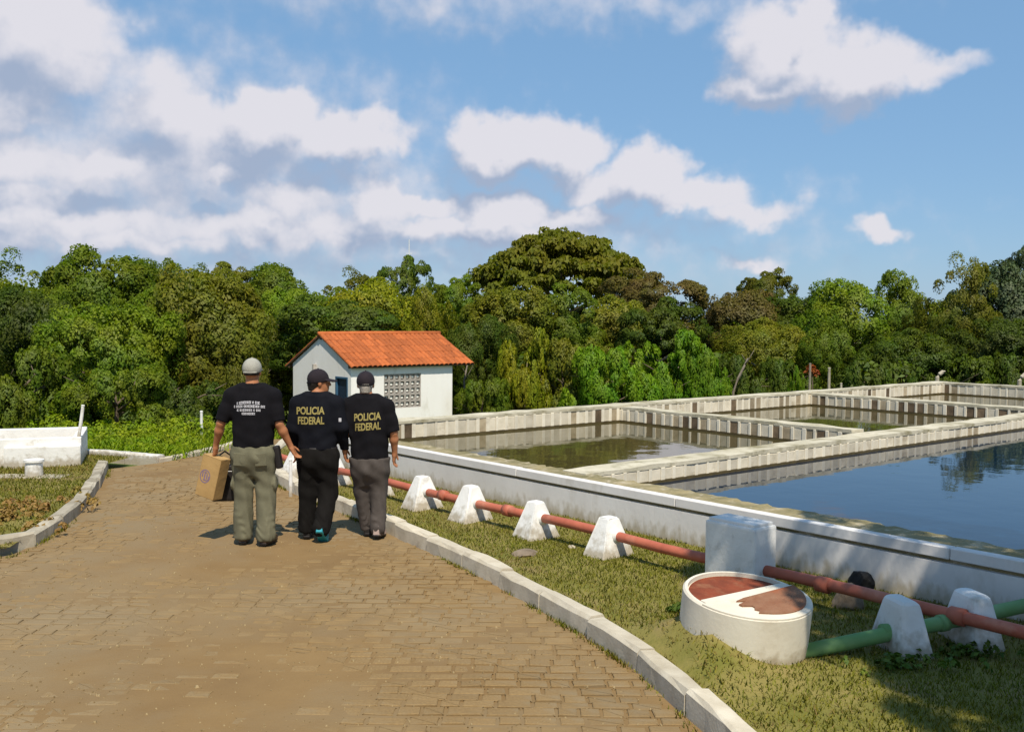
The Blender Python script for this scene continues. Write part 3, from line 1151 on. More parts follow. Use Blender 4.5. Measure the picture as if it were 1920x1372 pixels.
def make_white_wall():
    root = empty('white_wall', (0, 0, 0), TH)
    tag(root, 'long low white painted wall with a dark groove, behind the red pipe', 'wall')
    b0, b1 = -9.0, 13.25
    m = MB()
    m.box(AN, AN + .26, b0, b1, -1.2, .385)
    m.build('wall_body', 'wall_paint', root)
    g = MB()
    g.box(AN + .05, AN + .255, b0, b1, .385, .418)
    g.build('groove', 'moss_and_shade', root)  # dark moss colour painted in here as the shade under the coping
    # coping in cast lengths
    y = b0
    i = 0
    while y < b1:
        L = random.uniform(2.2, 3.0)
        e = min(y + L, b1)
        c = MB()
        c.box(AN - .008 + random.uniform(-.003, .003), AN + .10, y + .003, e - .003, .418, .508 + random.uniform(-.003, .003))
        c.build('coping', 'wall_paint', root, bevel=.006, bseg=1)
        y = e
    t = MB()
    tex_top(t, AN + .10, AN + .44, b0, b1, .28, .498, .07, .028, 3, .3)
    t.build('mossy_rim', 'moss_and_shade', root)
    return root


make_white_wall()


# ------------------------------------------------------------------ pipes and their supports
def frustum(mb, bx, by, tx, ty, h, z0=-.08, dx=0.0, dy=0.0):
    mb.hexa([(-bx, -by, z0), (bx, -by, z0), (bx, by, z0), (-bx, by, z0), (dx - tx, dy - ty, h), (dx + tx, dy - ty, h), (dx + tx, dy + ty, h), (dx - tx, dy + ty, h)])


A_PIPE, Z_PIPE = 6.47, .27
SUP = []
for q in ((1130, 1047), (990, 1012), (887, 977), (786, 955)):
    g = ground_at(*q, .06)
    SUP.append(g.x * BX.x + g.y * BX.y)
step = (SUP[3] - SUP[0]) / 3
SUP += [SUP[3] + step * k for k in (1, 2, 3, 4)]
WHERE = ['nearest to the big white block', 'second from the big white block', 'third from the big white block', 'just right of the rightmost man',
         'behind the legs of the rightmost man', 'seen between the middle and rightmost men', 'behind the middle man', 'beside the khaki man']
for i, b in enumerate(SUP):
    h = .365 + random.uniform(-.015, .015)
    root = empty('pipe_support', ab(A_PIPE, b, .065), TH + random.uniform(-.05, .05))
    tag(root, 'white concrete pyramid support of the red pipe, ' + WHERE[i], 'support', 'white supports of the red pipe')
    m = MB()
    frustum(m, .235, .165, .058, .062, h)
    me = m.mesh('block', bevel=.018)
    for v in me.vertices:
        v.co += Vector((random.gauss(0, .003), random.gauss(0, .003), 0))
    link('block', me, 'white_paint', root)
    c = MB()
    c.tube([(0, -.125, .21), (0, .125, .21)], .058, 14)
    c.build('collar', 'white_paint', root, smooth=True)


def make_box():
    p = ground_at(1388, 1108, .06)
    b = p.x * BX.x + p.y * BX.y
    root = empty('concrete_block', ab(A_PIPE, b, .065), TH)
    tag(root, 'big square white concrete block with the red pipe running into it', 'block')
    m = MB()
    m.box(-.14, .14, -.24, .24, -.08, .545)
    me = m.mesh('body', bevel=.02)
    link('body', me, 'white_paint', root)
    t = MB()
    t.box(-.12, .12, -.22, .22, .54, .57)
    t.build('top_slab', 'white_paint', root, bevel=.01)
    return b


B_BOX = make_box()
pr = empty('red_pipe', (0, 0, 0), TH)
tag(pr, 'rusty red water pipe on white supports along the white wall', 'pipe')
cuts = [B_BOX - 9.0, B_BOX - 6.0, B_BOX - 3.0, B_BOX] + SUP[1::2] + [SUP[-1] + .5]
for u, v in zip(cuts, cuts[1:]):
    m = MB()
    n = 6
    m.tube([(A_PIPE + .012 * math.sin(3.1 * (u + (v - u) * i / n)), u + (v - u) * i / n, Z_PIPE + .010 * math.sin(2.0 * (u + (v - u) * i / n))) for i in range(n + 1)], .043, 14)
    m.build('pipe_length', 'red_pipe', pr, smooth=True)
for u in (cuts[1], cuts[2], B_BOX - .75, B_BOX - 1.75, SUP[1] + .42, SUP[3] - .4):
    m = MB()
    m.tube([(A_PIPE, u - .05, Z_PIPE), (A_PIPE, u + .05, Z_PIPE)], .058, 14)
    m.build('pipe_joint', 'red_pipe', pr, smooth=True)

# green pipe from the round tank to the wall
g0, g1 = Vector((1.70, 6.24, .11)), Vector((3.80, 6.90, .31))
gr = empty('green_pipe')
tag(gr, 'green pipe leading from the round tank over two white supports to the wall', 'pipe')
m = MB()
m.tube([g0, g0.lerp(g1, .5), g1], .047, 16)
m.build('pipe_length', 'green_pipe', gr, smooth=True)
m = MB()
d = (g1 - g0).normalized()
m.tube([g0.lerp(g1, .53), g0.lerp(g1, .53) + d * .06], .056, 16)
m.build('pipe_joint', 'green_pipe', gr, smooth=True)
for t, lab in ((.395, 'rounded white support of the green pipe, the one nearer the round tank'), (.648, 'rounded white support of the green pipe, the one nearer the wall')):
    p = g0.lerp(g1, t)
    root = empty('pipe_support', (p.x, p.y, .065), math.atan2(d.y, d.x) - .12)
    tag(root, lab, 'support', 'white supports of the green pipe')
    m = MB()
    frustum(m, .125, .255, .065, .12, .345)
    link('block', m.mesh('block', bevel=.045, bseg=3), 'white_paint', root)
    c = MB()
    c.tube([(-.135, 0, p.z - .065), (.125, 0, p.z - .065)], .055, 16)
    c.build('collar', 'green_pipe', root, smooth=True)


def make_round_tank():
    c = TANK
    root = empty('round_tank', (c.x, c.y, .06), 0)
    root.rotation_euler = (R(6.5), R(4.0), 0)
    tag(root, 'round cream concrete tank with two rusty red half lids', 'tank')
    r, h = .405, .40
    m = MB()
    m.lathe([(r, -.22), (r, .1), (r, h - .012)], 64)
    m.lathe([(r, h - .012), (r - .012, h)], 64)
    m.lathe([(r - .012, h), (r - .03, h)], 64)
    m.lathe([(r - .03, h), (r - .03, h - .03)], 64)
    m.lathe([(r - .03, h - .03), (.0001, h - .03)], 64)
    o = m.build('ring', 'tank_paint', root)
    me = o.data
    me.polygons.foreach_set('use_smooth', np.array([abs(p.normal.z) < .5 for p in me.polygons]))
    # bar across the middle and the two lids
    bar = MB()
    w = .045
    L = math.sqrt((r - .035) ** 2 - w * w)
    bar.box(-L, L, -w, w, h - .029, h + .004)
    bar.build('bar', 'tank_paint', root, bevel=.006, rz=R(34))
    rr_ = random.Random(3)
    rs = r - .004
    hd_ = [(rs * math.cos(t), -rs * math.sin(t)) for t in np.linspace(0.02, math.pi - .02, 30)]
    sl_ = MB()
    n = len(hd_)
    sl_.v = [(x, y, h - .0285) for x, y in hd_] + [(x, y, h + .003) for x, y in hd_]
    sl_.f = [tuple(range(n)), tuple(reversed(range(n, 2 * n)))] + [(i, (i + 1) % n, n + (i + 1) % n, n + i) for i in range(n)]
    sl_.build('top_slab', 'tank_paint', root, rz=R(34))
    for s, mat, lab in ((1, 'rust', None), (-1, 'rust_worn', 'worn rusty half lid with flaking paint')):
        rr = r - .038
        y0 = w + .008
        t0 = math.asin(y0 / rr)
        arc = [(rr * math.cos(t), s * rr * math.sin(t)) for t in np.linspace(t0, math.pi - t0, 24)]
        zt = h - .024 if s > 0 else h - .014
        if s < 0:                        # paint has flaked back from one end
            arc = [(x, y) for x, y in arc if x > -.22]
            xe, ye = arc[-1]
            n = 9
            arc += [(-.20 + rr_.uniform(-.07, .05), ye + (-y0 - ye) * (i + 1) / (n + 1)) for i in range(n)] + [(-.14, -y0)]
        l = MB()
        n = len(arc)
        if s < 0:                        # a loose worn plate lying on the slab, slightly warped
            arc = [(x * .90 + .035, y * .92 - .005) for x, y in arc]
            l.v = [(x, y, h + .0035) for x, y in arc] + [(x, y, h + .010 + .012 * abs(x) * abs(x) / .1) for x, y in arc]
        else:
            l.v = [(x, y, h - .0285) for x, y in arc] + [(x, y, zt) for x, y in arc]
        l.f = [tuple(range(n)), tuple(reversed(range(n, 2 * n)))] + [(i, (i + 1) % n, n + (i + 1) % n, n + i) for i in range(n)]
        o = l.build('lid', mat, root, rz=R(34))
        if lab:
            o['label'] = lab
    return root


make_round_tank()


def rock(name, loc, s, mat, label, cat='rock', seed=1, group=None):
    r = random.Random(seed)
    bm = bmesh.new()
    bmesh.ops.create_icosphere(bm, subdivisions=3, radius=1)
    off = [Vector((r.gauss(0, 1), r.gauss(0, 1), r.gauss(0, 1))).normalized() for _ in range(14)]
    dd = [r.uniform(.62, .95) for _ in off]
    for v in bm.verts:
        n = v.co.normalized()
        k = min([1.0] + [d_ / max(.05, n.dot(o)) for o, d_ in zip(off, dd) if n.dot(o) > .2])
        v.co = n * k * (1 + r.gauss(0, .015))
        v.co = Vector((v.co.x * s[0], v.co.y * s[1], v.co.z * s[2]))
    me = bpy.data.meshes.new(name)
    bm.to_mesh(me)
    bm.free()
    o = link(name, me, mat, None, loc, r.uniform(0, 3))
    tag(o, label, cat, group)
    return o


p = ground_at(985, 1046, .06)
rock('rock', (p.x, p.y, float(lawn_z(p.x, p.y))), (.17, .12, .04), 'rock', 'flat pinkish brown stone in the grass by the second support', seed=2)
p = ground_at(1072, 1030, .06)
rock('rock', (p.x, p.y, .07), (.055, .04, .035), 'rock_pale', 'small pale stone beside the nearest pyramid support', seed=3)
p = ground_at(1420, 1228, .06)
rock('rock', (p.x + .06, p.y - .10, float(lawn_z(p.x + .06, p.y - .10))), (.20, .09, .035), 'rock', 'flat brown stone lying in front of the round tank', seed=4)
p = ground_at(1357, 1206, .06)
rock('rock', (p.x - .06, p.y - .05, float(lawn_z(p.x - .06, p.y - .05)) + .01), (.05, .03, .025), 'white_paint', 'white chip of concrete in the grass left of the round tank', seed=5)
p = ground_at(1322, 1190, .06)
rock('rock', (p.x, p.y, float(lawn_z(p.x, p.y)) + .01), (.04, .035, .03), 'rock_pale', 'small cream pebble left of the round tank', seed=6)
p = ground_at(1598, 1150, .06)
rock('rubble', (p.x, p.y + .12, .10), (.13, .12, .16), 'rock', 'brown lump of rubble propping the red pipe before the white wall', 'rubble', seed=7)
p = ground_at(1632, 1138, .06)
rock('rubble', (p.x + .02, p.y + .30, .17), (.12, .08, .10), 'dark', 'black lump resting behind the red pipe against the white wall', 'rubble', seed=8)


# ------------------------------------------------------------------ white trough, pillar, posts at the left
def make_trough():
    c = ground_at(153, 872, .06)
    root = empty('water_trough', (c.x, c.y, .06), R(19))
    tag(root, 'white concrete trough on the lawn at the left edge', 'trough')
    m = MB()
    L, W, h, t = 3.4, 1.25, .40, .12
    m.box(-L, 0, 0, t, -.12, h)
    m.box(-L, 0, W - t, W, -.12, h + .02)
    m.box(-t, 0, t, W - t, -.12, h)
    m.box(-L, -L + t, t, W - t, -.12, h)
    link('basin', m.mesh('basin', bevel=.012), 'white_paint', root)
    f = MB()
    f.box(-L + t, -t, t, W - t, -.1, .04)
    f.build('floor', 'kerb_grey', root)
    s = MB()
    s.box(-.98, -.002, -.10, -.002, -.1, h - .10)
    link('step', s.mesh('step', bevel=.02), 'white_paint', root)
    p = ground_at(153, 850, .45)
    post = empty('marker_post', (c.x - .06, c.y + .06, .46))
    tag(post, 'thin white post leaning at the corner of the white trough', 'post')
    q = MB()
    q.tube([(0, 0, 0), (.035, .0, .22), (.065, 0, .44)], [.026, .024, .022], 8)
    q.build('shaft', 'white_paint', post)
    k = MB()
    k.tube([(.065, 0, .44), (.066, 0, .452)], [.027, .02], 8)
    k.build('cap', 'white_paint', post)


make_trough()


def make_pillar():
    c = ground_at(64, 893, .07)
    root = empty('stub_pillar', (c.x, c.y, .06))
    tag(root, 'short round white pillar on a concrete slab in front of the trough', 'pillar')
    m = MB()
    m.lathe([(.0001, .0), (.115, .0), (.108, .10), (.105, .20), (.125, .205), (.125, .235), (.0001, .24)], 20)
    m.build('shaft', 'white_paint', root, smooth=False)
    s = MB()
    s.box(-.62, .42, -.16, .14, -.06, .022)
    s.build('slab', 'kerb_grey', root, bevel=.008)


make_pillar()


def small_post(x, y, ytop, Y, r, label, name='marker_post', mat='white_paint', bend=0.0):
    a = at(x, y, Y)
    b = at(x, ytop, Y)
    root = empty(name, (a.x, a.y, a.z))
    tag(root, label, 'post')
    h = b.z - a.z
    m = MB()
    if bend:
        m.tube([(0, 0, -1.2), (0, 0, h * .55), (bend * .35, 0, h * .75), (bend, 0, h)], [r, r, r, r * .9], 8)
    else:
        m.tube([(0, 0, -.6), (0, 0, h * .5), (0, 0, h)], [r, r, r * .9], 8)
    m.build('shaft', mat, root)
    k = MB()
    k.tube([(bend, 0, h), (bend, 0, h + .02)], [r * 1.15, r * .8], 8)
    k.build('cap', mat, root)


small_post(378, 828, 772, 17.6, .025, 'thin white stake in the bright grass left of the man with the box')
p = at(545, 932, 12.3)
small_post(545, 930, 862, 12.3, .022, 'thin white stake between the man in khaki and the middle man')
small_post(1757, 719, 696, 27.4, .055, 'bent pale concrete fence post behind the far corner of the pools', 'fence_post', 'kerb_grey', .16)
small_post(1911, 728, 700, 27.0, .055, 'bent pale concrete fence post at the right edge behind the pools', 'fence_post', 'kerb_grey', .16)
small_post(1518, 735, 682, 29.0, .035, 'slim pale stake below the red leaves behind the pools', 'fence_post', 'bark_pale')
small_post(1554, 733, 690, 29.0, .04, 'grey concrete stake right of the red-leaved stem behind the pools', 'fence_post', 'kerb_grey')
small_post(1577, 730, 719, 27.2, .03, 'very short pale stake on the far pool wall', 'fence_post', 'kerb_grey')


def make_mast():
    a = at(767, 500, 120)
    b = at(767, 449, 120)
    root = empty('antenna_mast', (a.x, a.y, a.z))
    tag(root, 'faint white antenna mast far off above the trees', 'mast')
    m = MB()
    m.tube([(0, 0, -10), (0, 0, b.z - a.z)], [.12, .05], 6)
    m.build('shaft', 'mast', root)
    k = MB()
    k.box(-.5, .5, -.04, .04, .9, 1.0)
    k.box(-.35, .35, -.04, .04, 1.5, 1.58)
    k.build('crossbar', 'mast', root)


make_mast()


# ------------------------------------------------------------------ the small house
def make_house():
    C = Vector((-4.43, 28.0))
    L, W, Z0, ZE, ZR = 3.47, 3.34, -1.55, .80, 1.66
    root = empty('pump_house', (C.x, C.y, 0), TH)          # local x along the front, y to the back
    tag(root, 'small white house with an orange tiled roof beyond the pools', 'house')
    t = .15
    e_f, e_b, o_l, o_r = .12, .36, .06, .72
    mid = W / 2
    sl = (ZR - ZE) / (mid + e_f)

    def roof_z(y):
        return ZR - abs(y - mid) * sl

    wx0, wx1, wz0, wz1 = 1.07, 2.34, -.42, .56               # screen opening
    dy0, dy1, dz1 = .17, .84, .50                          # door opening in the gable
    m = MB()
    m.box(0, wx0, 0, t, Z0, ZE - .02)
    m.box(wx1, L, 0, t, Z0, ZE - .02)
    m.box(wx0, wx1, 0, t, Z0, wz0)
    m.box(wx0, wx1, 0, t, wz1, ZE - .02)
    m.box(0, L, W - t, W, Z0, ZE - .02)
    for x0, x1, door in ((0, t, True), (L - t, L, False)):
        if door:
            m.box(x0, x1, t, dy0, Z0, ZE - .02)
            m.box(x0, x1, dy1, W - t, Z0, ZE - .02)
            m.box(x0, x1, dy0, dy1, dz1, ZE - .02)
        else:
            m.box(x0, x1, t, W - t, Z0, ZE - .02)
        k = len(m.v)
        zc = ZE - .02
        ztop = ZR - .07
        m.v += [(x0, 0, zc), (x1, 0, zc), (x1, W, zc), (x0, W, zc), (x0, mid, ztop), (x1, mid, ztop)]
        m.f += [(k, k + 3, k + 4), (k + 1, k + 5, k + 2), (k, k + 4, k + 5, k + 1), (k + 3, k + 2, k + 5, k + 4), (k, k + 1, k + 2, k + 3)]
    m.build('wall', 'house_white', root)
    # door with frame
    dr = MB()
    dr.box(.05, .085, dy0 + .05, dy1 - .05, Z0, dz1 - .05)
    door = dr.build('door', 'door_blue', root)
    fr = MB()
    fr.box(-.012, .1, dy0, dy0 + .05, Z0, dz1)
    fr.box(-.012, .1, dy1 - .05, dy1, Z0, dz1)
    fr.box(-.012, .1, dy0 + .05, dy1 - .05, dz1 - .05, dz1)
    fr.build('frame', 'frame_blue', door)
    hd = MB()
    hd.tube([(.02, dy0 + .12, -.55), (.02, dy0 + .20, -.55)], .012, 8)
    hd.tube([(.05, dy0 + .12, -.55), (.02, dy0 + .12, -.55)], .012, 8)
    hd.build('handle', 'mast', door)
    # pierced block screen
    scr = MB()
    scr.box(wx0, wx1, .12, .14, wz0, wz1)
    screen = scr.build('screen', 'block_grey', root)
    nx, nz = 7, 5
    bw, bh = (wx1 - wx0) / nx, (wz1 - wz0) / nz
    b = MB()
    f = .028
    b.box(-bw / 2 + .003, -bw / 2 + f, 0, .10, -bh / 2 + .003, bh / 2 - .003)
    b.box(bw / 2 - f, bw / 2 - .003, 0, .10, -bh / 2 + .003, bh / 2 - .003)
    b.box(-bw / 2 + f, bw / 2 - f, 0, .10, -bh / 2 + .003, -bh / 2 + f)
    b.box(-bw / 2 + f, bw / 2 - f, 0, .10, bh / 2 - f, bh / 2 - .003)
    me = b.mesh('block')
    me.materials.append(MATS['block_grey'])
    c = MB()
    frx = .042
    c.hexa([(-frx, .118, -frx), (frx, .118, -frx), (frx, .118, frx), (-frx, .118, frx), (-frx * .8, .03, -frx * .8), (frx * .8, .03, -frx * .8), (frx * .8, .03, frx * .8), (-frx * .8, .03, frx * .8)])
    mc = c.mesh('boss')
    mc.materials.append(MATS['boss'])
    for i in range(nx):
        for j in range(nz):
            x, z = wx0 + (i + .5) * bw, wz0 + (j + .5) * bh
            link('block', me, None, screen, (x, .012, z))
            link('boss', mc, None, screen, (x, .012, z))
    # roof deck, ridge and tiles
    rf = MB()
    for y0, y1 in ((-e_f, mid), (mid, W + e_b)):
        za, zb = roof_z(y0), roof_z(y1)
        rf.hexa([(-o_l, y0, za - .045), (L + o_r, y0, za - .045), (L + o_r, y1, zb - .045), (-o_l, y1, zb - .045),
                 (-o_l, y0, za - .02), (L + o_r, y0, za - .02), (L + o_r, y1, zb - .02), (-o_l, y1, zb - .02)])
    roof = rf.build('roof', 'timber', root)
    # half-barrel tile, length 1 along local -y (down), radius .5
    seg = 6
    tv, tf = [], []
    for k, (yy, rr, zz) in enumerate(((0, 1, .0), (1, 1.12, .0))):
        for j in range(seg + 1):
            a = math.pi * j / seg
            tv.append((math.cos(a) * .5 * rr, yy, math.sin(a) * .34 * rr + zz))
        for j in range(seg + 1):
            a = math.pi * j / seg
            tv.append((math.cos(a) * .42 * rr, yy, math.sin(a) * .26 * rr + zz))
    n1 = seg + 1
    for j in range(seg):
        tf += [(j, j + 1, 2 * n1 + j + 1, 2 * n1 + j), (n1 + j, 3 * n1 + j, 3 * n1 + j + 1, n1 + j + 1), (2 * n1 + j, 2 * n1 + j + 1, 3 * n1 + j + 1, 3 * n1 + j)]
    tile = np_mesh('roof_tile', tv, tf)
    tile.materials.append(MATS['tile'])
    width = L + o_l + o_r
    nc = 26
    cw = width / nc
    for s, (ya, n_r, run) in ((-1, (mid, 5, mid + e_f)), (1, (mid, 6, mid + e_b))):
        slope = math.atan(sl)
        length = run / math.cos(slope)
        rl = length / n_r
        for r_ in range(n_r):
            for c_ in range(nc):
                x = -o_l + (c_ + .5) * cw
                d0 = r_ * rl
                y = mid + s * d0 * math.cos(slope)
                z = ZR - d0 * math.sin(slope)
                o = link('roof_tile', tile, None, roof, (x + random.uniform(-.006, .006), y, z - .012 + random.uniform(0, .008)))
                o.rotation_euler = (-slope * s if s > 0 else slope, 0, 0)
                o.scale = (cw * .98, rl * 1.08 * s, cw * 1.0)
    rg = MB()
    rg.tube([(-o_l - .02, mid, ZR + .012), (L * .5, mid, ZR + .018), (L + o_r + .02, mid, ZR + .012)], .075, 10)
    rg.build('ridge', 'tile', roof, smooth=True)
    # rafters at the gable overhang and a lamp
    for y in (.06, mid - .03, W + .2):
        q = MB()
        z = roof_z(y) - .048
        q.box(-o_l + .02, L + o_r - .02, y - .03, y + .03, z - .085, z - .004)
        q.build('purlin', 'timber', roof)
    l = MB()
    l.box(-.10, .0, mid + .25, mid + .33, .62, .80)
    l.build('wall_lamp', 'block_grey', root, bevel=.01)
    return root


make_house()

# ------------------------------------------------------------------ vegetation


def round_crown(name, seed, lobes=11, clumps=26, per=150, size=.031, zlow=-.75, flat=1.0, spread=.55, lr=(.34, .52)):
    """unit crown: centre at origin, radius about 1, cauliflower lobes"""
    r = np.random.default_rng(seed)
    C, O, CR = [], [], []
    for i in range(lobes):
        while True:
            u = r.normal(0, 1, 3)
            u /= np.linalg.norm(u)
            if u[2] > zlow:
                break
        lc = u * spread * r.uniform(.6, 1.15)
        rr = r.uniform(*lr)
        for j in range(clumps):
            v = r.normal(0, 1, 3) + u * .8
            v /= np.linalg.norm(v)
            C.append(lc + v * rr * r.uniform(.72, 1.05))
            o = v * .6 + u * .6
            O.append(o / np.linalg.norm(o))
            CR.append(r.uniform(.08, .17))
    return leaf_mesh(name, np.array(C), np.array(CR), np.array(O), per, size, seed + 50, flat, unit='crown')


def pad_crown(name, seed, pads=26, per=420, size=.036):
    """unit umbrella crown: flat leaf pads on a shallow dome, gaps between, open underneath"""
    r = np.random.default_rng(seed)
    C, O, CR = [], [], []
    for i in range(pads):
        a = r.uniform(0, 2 * np.pi)
        rad = math.sqrt(r.uniform(.0, 1)) * .95
        z = .70 * math.sqrt(max(0, 1 - rad * rad * .92)) - .1 + (r.uniform(-.06, .03) if i % 3 else r.uniform(-.30, -.05))
        pc = np.array([rad * math.cos(a), rad * math.sin(a), z])
        w = r.uniform(.14, .26)
        for j in range(12):
            q = r.normal(0, .55, 2)
            C.append(pc + np.array([q[0] * w, q[1] * w, r.uniform(-.03, .03) - .25 * w * (q @ q) * .4]))
            O.append([.25 * math.cos(a) * rad, .25 * math.sin(a) * rad, .95])
            CR.append(r.uniform(.05, .10))
    return leaf_mesh(name, np.array(C), np.array(CR), np.array(O), per // 12, size, seed + 9, .45, unit='ground')


def mound_crown(name, seed, lobes=26, clumps=16, per=120, size=.027):
    """dense creeper-covered mound: unit dome down to the ground, made of hanging lobes"""
    r = np.random.default_rng(seed)
    C, O, CR = [], [], []
    for i in range(lobes):
        a = r.uniform(0, 2 * np.pi)
        zt = r.uniform(0.02, .86)
        rad = math.sqrt(max(0, 1 - zt ** 2.4)) * r.uniform(.55, .82)
        lc = np.array([math.cos(a) * rad, math.sin(a) * rad, zt])
        u = np.array([math.cos(a) * .7, math.sin(a) * .7, .2 + zt * .8])
        u /= np.linalg.norm(u)
        rr = r.uniform(.18, .30)
        for j in range(clumps):
            v = r.normal(0, 1, 3) + u * .7
            v /= np.linalg.norm(v)
            C.append(lc + v * rr * np.array([1, 1, .75]) * r.uniform(.7, 1.1))
            o = v * .55 + u * .6
            O.append(o / np.linalg.norm(o))
            CR.append(r.uniform(.05, .11))
    return leaf_mesh(name, np.array(C), np.array(CR), np.array(O), per, size, seed + 3, 1.15, droop=.2, unit='ground')


PROTO = {}


def protos():
    for k in range(5):
        PROTO['round%d' % k] = round_crown('crown', 20 + k, lobes=(9, 12, 14, 10, 13)[k], size=(.025, .022, .027, .024, .028)[k], per=(200, 200, 160, 210, 150)[k], lr=((.34, .52), (.26, .5), (.2, .46), (.36, .55), (.24, .44))[k])
    for k in range(2):
        PROTO['tall%d' % k] = round_crown('crown', 40 + k, lobes=12, clumps=24, per=180, size=.025, zlow=-.95, spread=.62, lr=(.28, .44))
    for k in range(2):
        PROTO['layer%d' % k] = round_crown('crown', 60 + k, lobes=15, clumps=20, per=170, flat=.55, spread=.68, lr=(.22, .36), size=.025)
    PROTO['pad0'] = pad_crown('crown', 80, 95, 480, .030)
    PROTO['pad1'] = pad_crown('crown', 81, 34, 480, .042)
    for k in range(3):
        PROTO['mound%d' % k] = mound_crown('foliage', 90 + k)


protos()


def trunk_mesh(name, h, r0, crown_r, seed, limbs=5, fork=.45, flatten=.6, seg=8):
    """trunk from z=0 up with limbs reaching into the crown"""
    r = random.Random(seed)
    m = MB()
    bend = Vector((r.uniform(-.08, .08) * h, r.uniform(-.08, .08) * h, 0))
    pts = [Vector((0, 0, -.4))] + [bend * (t * t) + Vector((0, 0, h * t)) for t in (.0, .2, .4, .6, .8, 1.0)]
    m.tube(pts, [r0 * 1.35, r0 * 1.2, r0, r0 * .85, r0 * .7, r0 * .5, r0 * .25], seg)
    for i in range(limbs):
        a = 2 * math.pi * (i + r.uniform(-.3, .3)) / limbs
        t = fork + (1 - fork) * r.uniform(0, .7)
        s = bend * (t * t) + Vector((0, 0, h * t))
        e = s + Vector((math.cos(a), math.sin(a), r.uniform(.3, .8) * flatten)) * crown_r * r.uniform(.55, .85)
        mid = s.lerp(e, .5) + Vector((0, 0, crown_r * .10))
        m.tube([s, mid, e], [r0 * .5, r0 * .33, r0 * .12], 6)
        e2 = mid + Vector((math.cos(a + .7), math.sin(a + .7), .5)) * crown_r * .4
        m.tube([mid, e2], [r0 * .3, r0 * .1], 5)
    return m.mesh(name, True)


def plant(kind, x, ytop, wpx, Y, mat, label, name='tree', zlow=None, group=None, depth=1.0, lift=.30, bark='bark', cat='tree'):
    """place a tree so that it has its own depth Y, width and top; crown sits on a real trunk"""
    p = at(x, ytop, Y)
    g = float(terrain(p.x, p.y))
    rw = wpx * Y / F_PX / 2
    H = p.z - g
    root = empty(name, (p.x, p.y, g), 0)
    tag(root, label, cat, group)
    me = PROTO[kind]
    sd = int(x * 7 + Y * 13) % 9973
    if kind.startswith('mound'):
        o = link('foliage', me, None, root, (0, 0, -.1))
        o.scale = (rw, rw * depth, H + .1)
        tm = trunk_mesh('stem', H * .7, .05, rw, sd, 4)
        link('stem', tm, bark, root)
    elif kind.startswith('pad'):
        ch = rw * .80
        o = link('crown', me, None, root, (0, 0, H - ch))
        o.scale = (rw, rw * depth, ch)
        link('trunk', trunk_mesh('trunk', H - ch * .55, max(.14, rw * .055), rw, sd, 9, .5, .35), bark, root)
    else:
        zl = g if zlow is None else zlow
        low = H * lift if zlow is None else zlow - g
        ch = (H - low) / 2
        o = link('crown', me, None, root, (0, 0, low + ch))
        o.scale = (rw, rw * depth, ch)
        link('trunk', trunk_mesh('trunk', low + ch, max(.08, rw * .06), rw, sd, 5), bark, root)
    o.rotation_euler = (0, 0, (sd % 628) / 100)
    if len(me.materials) == 0:
        me.materials.append(MATS['leaf_mid'])
    o.material_slots[0].link = 'OBJECT'
    o.material_slots[0].material = MATS[mat]
    return root


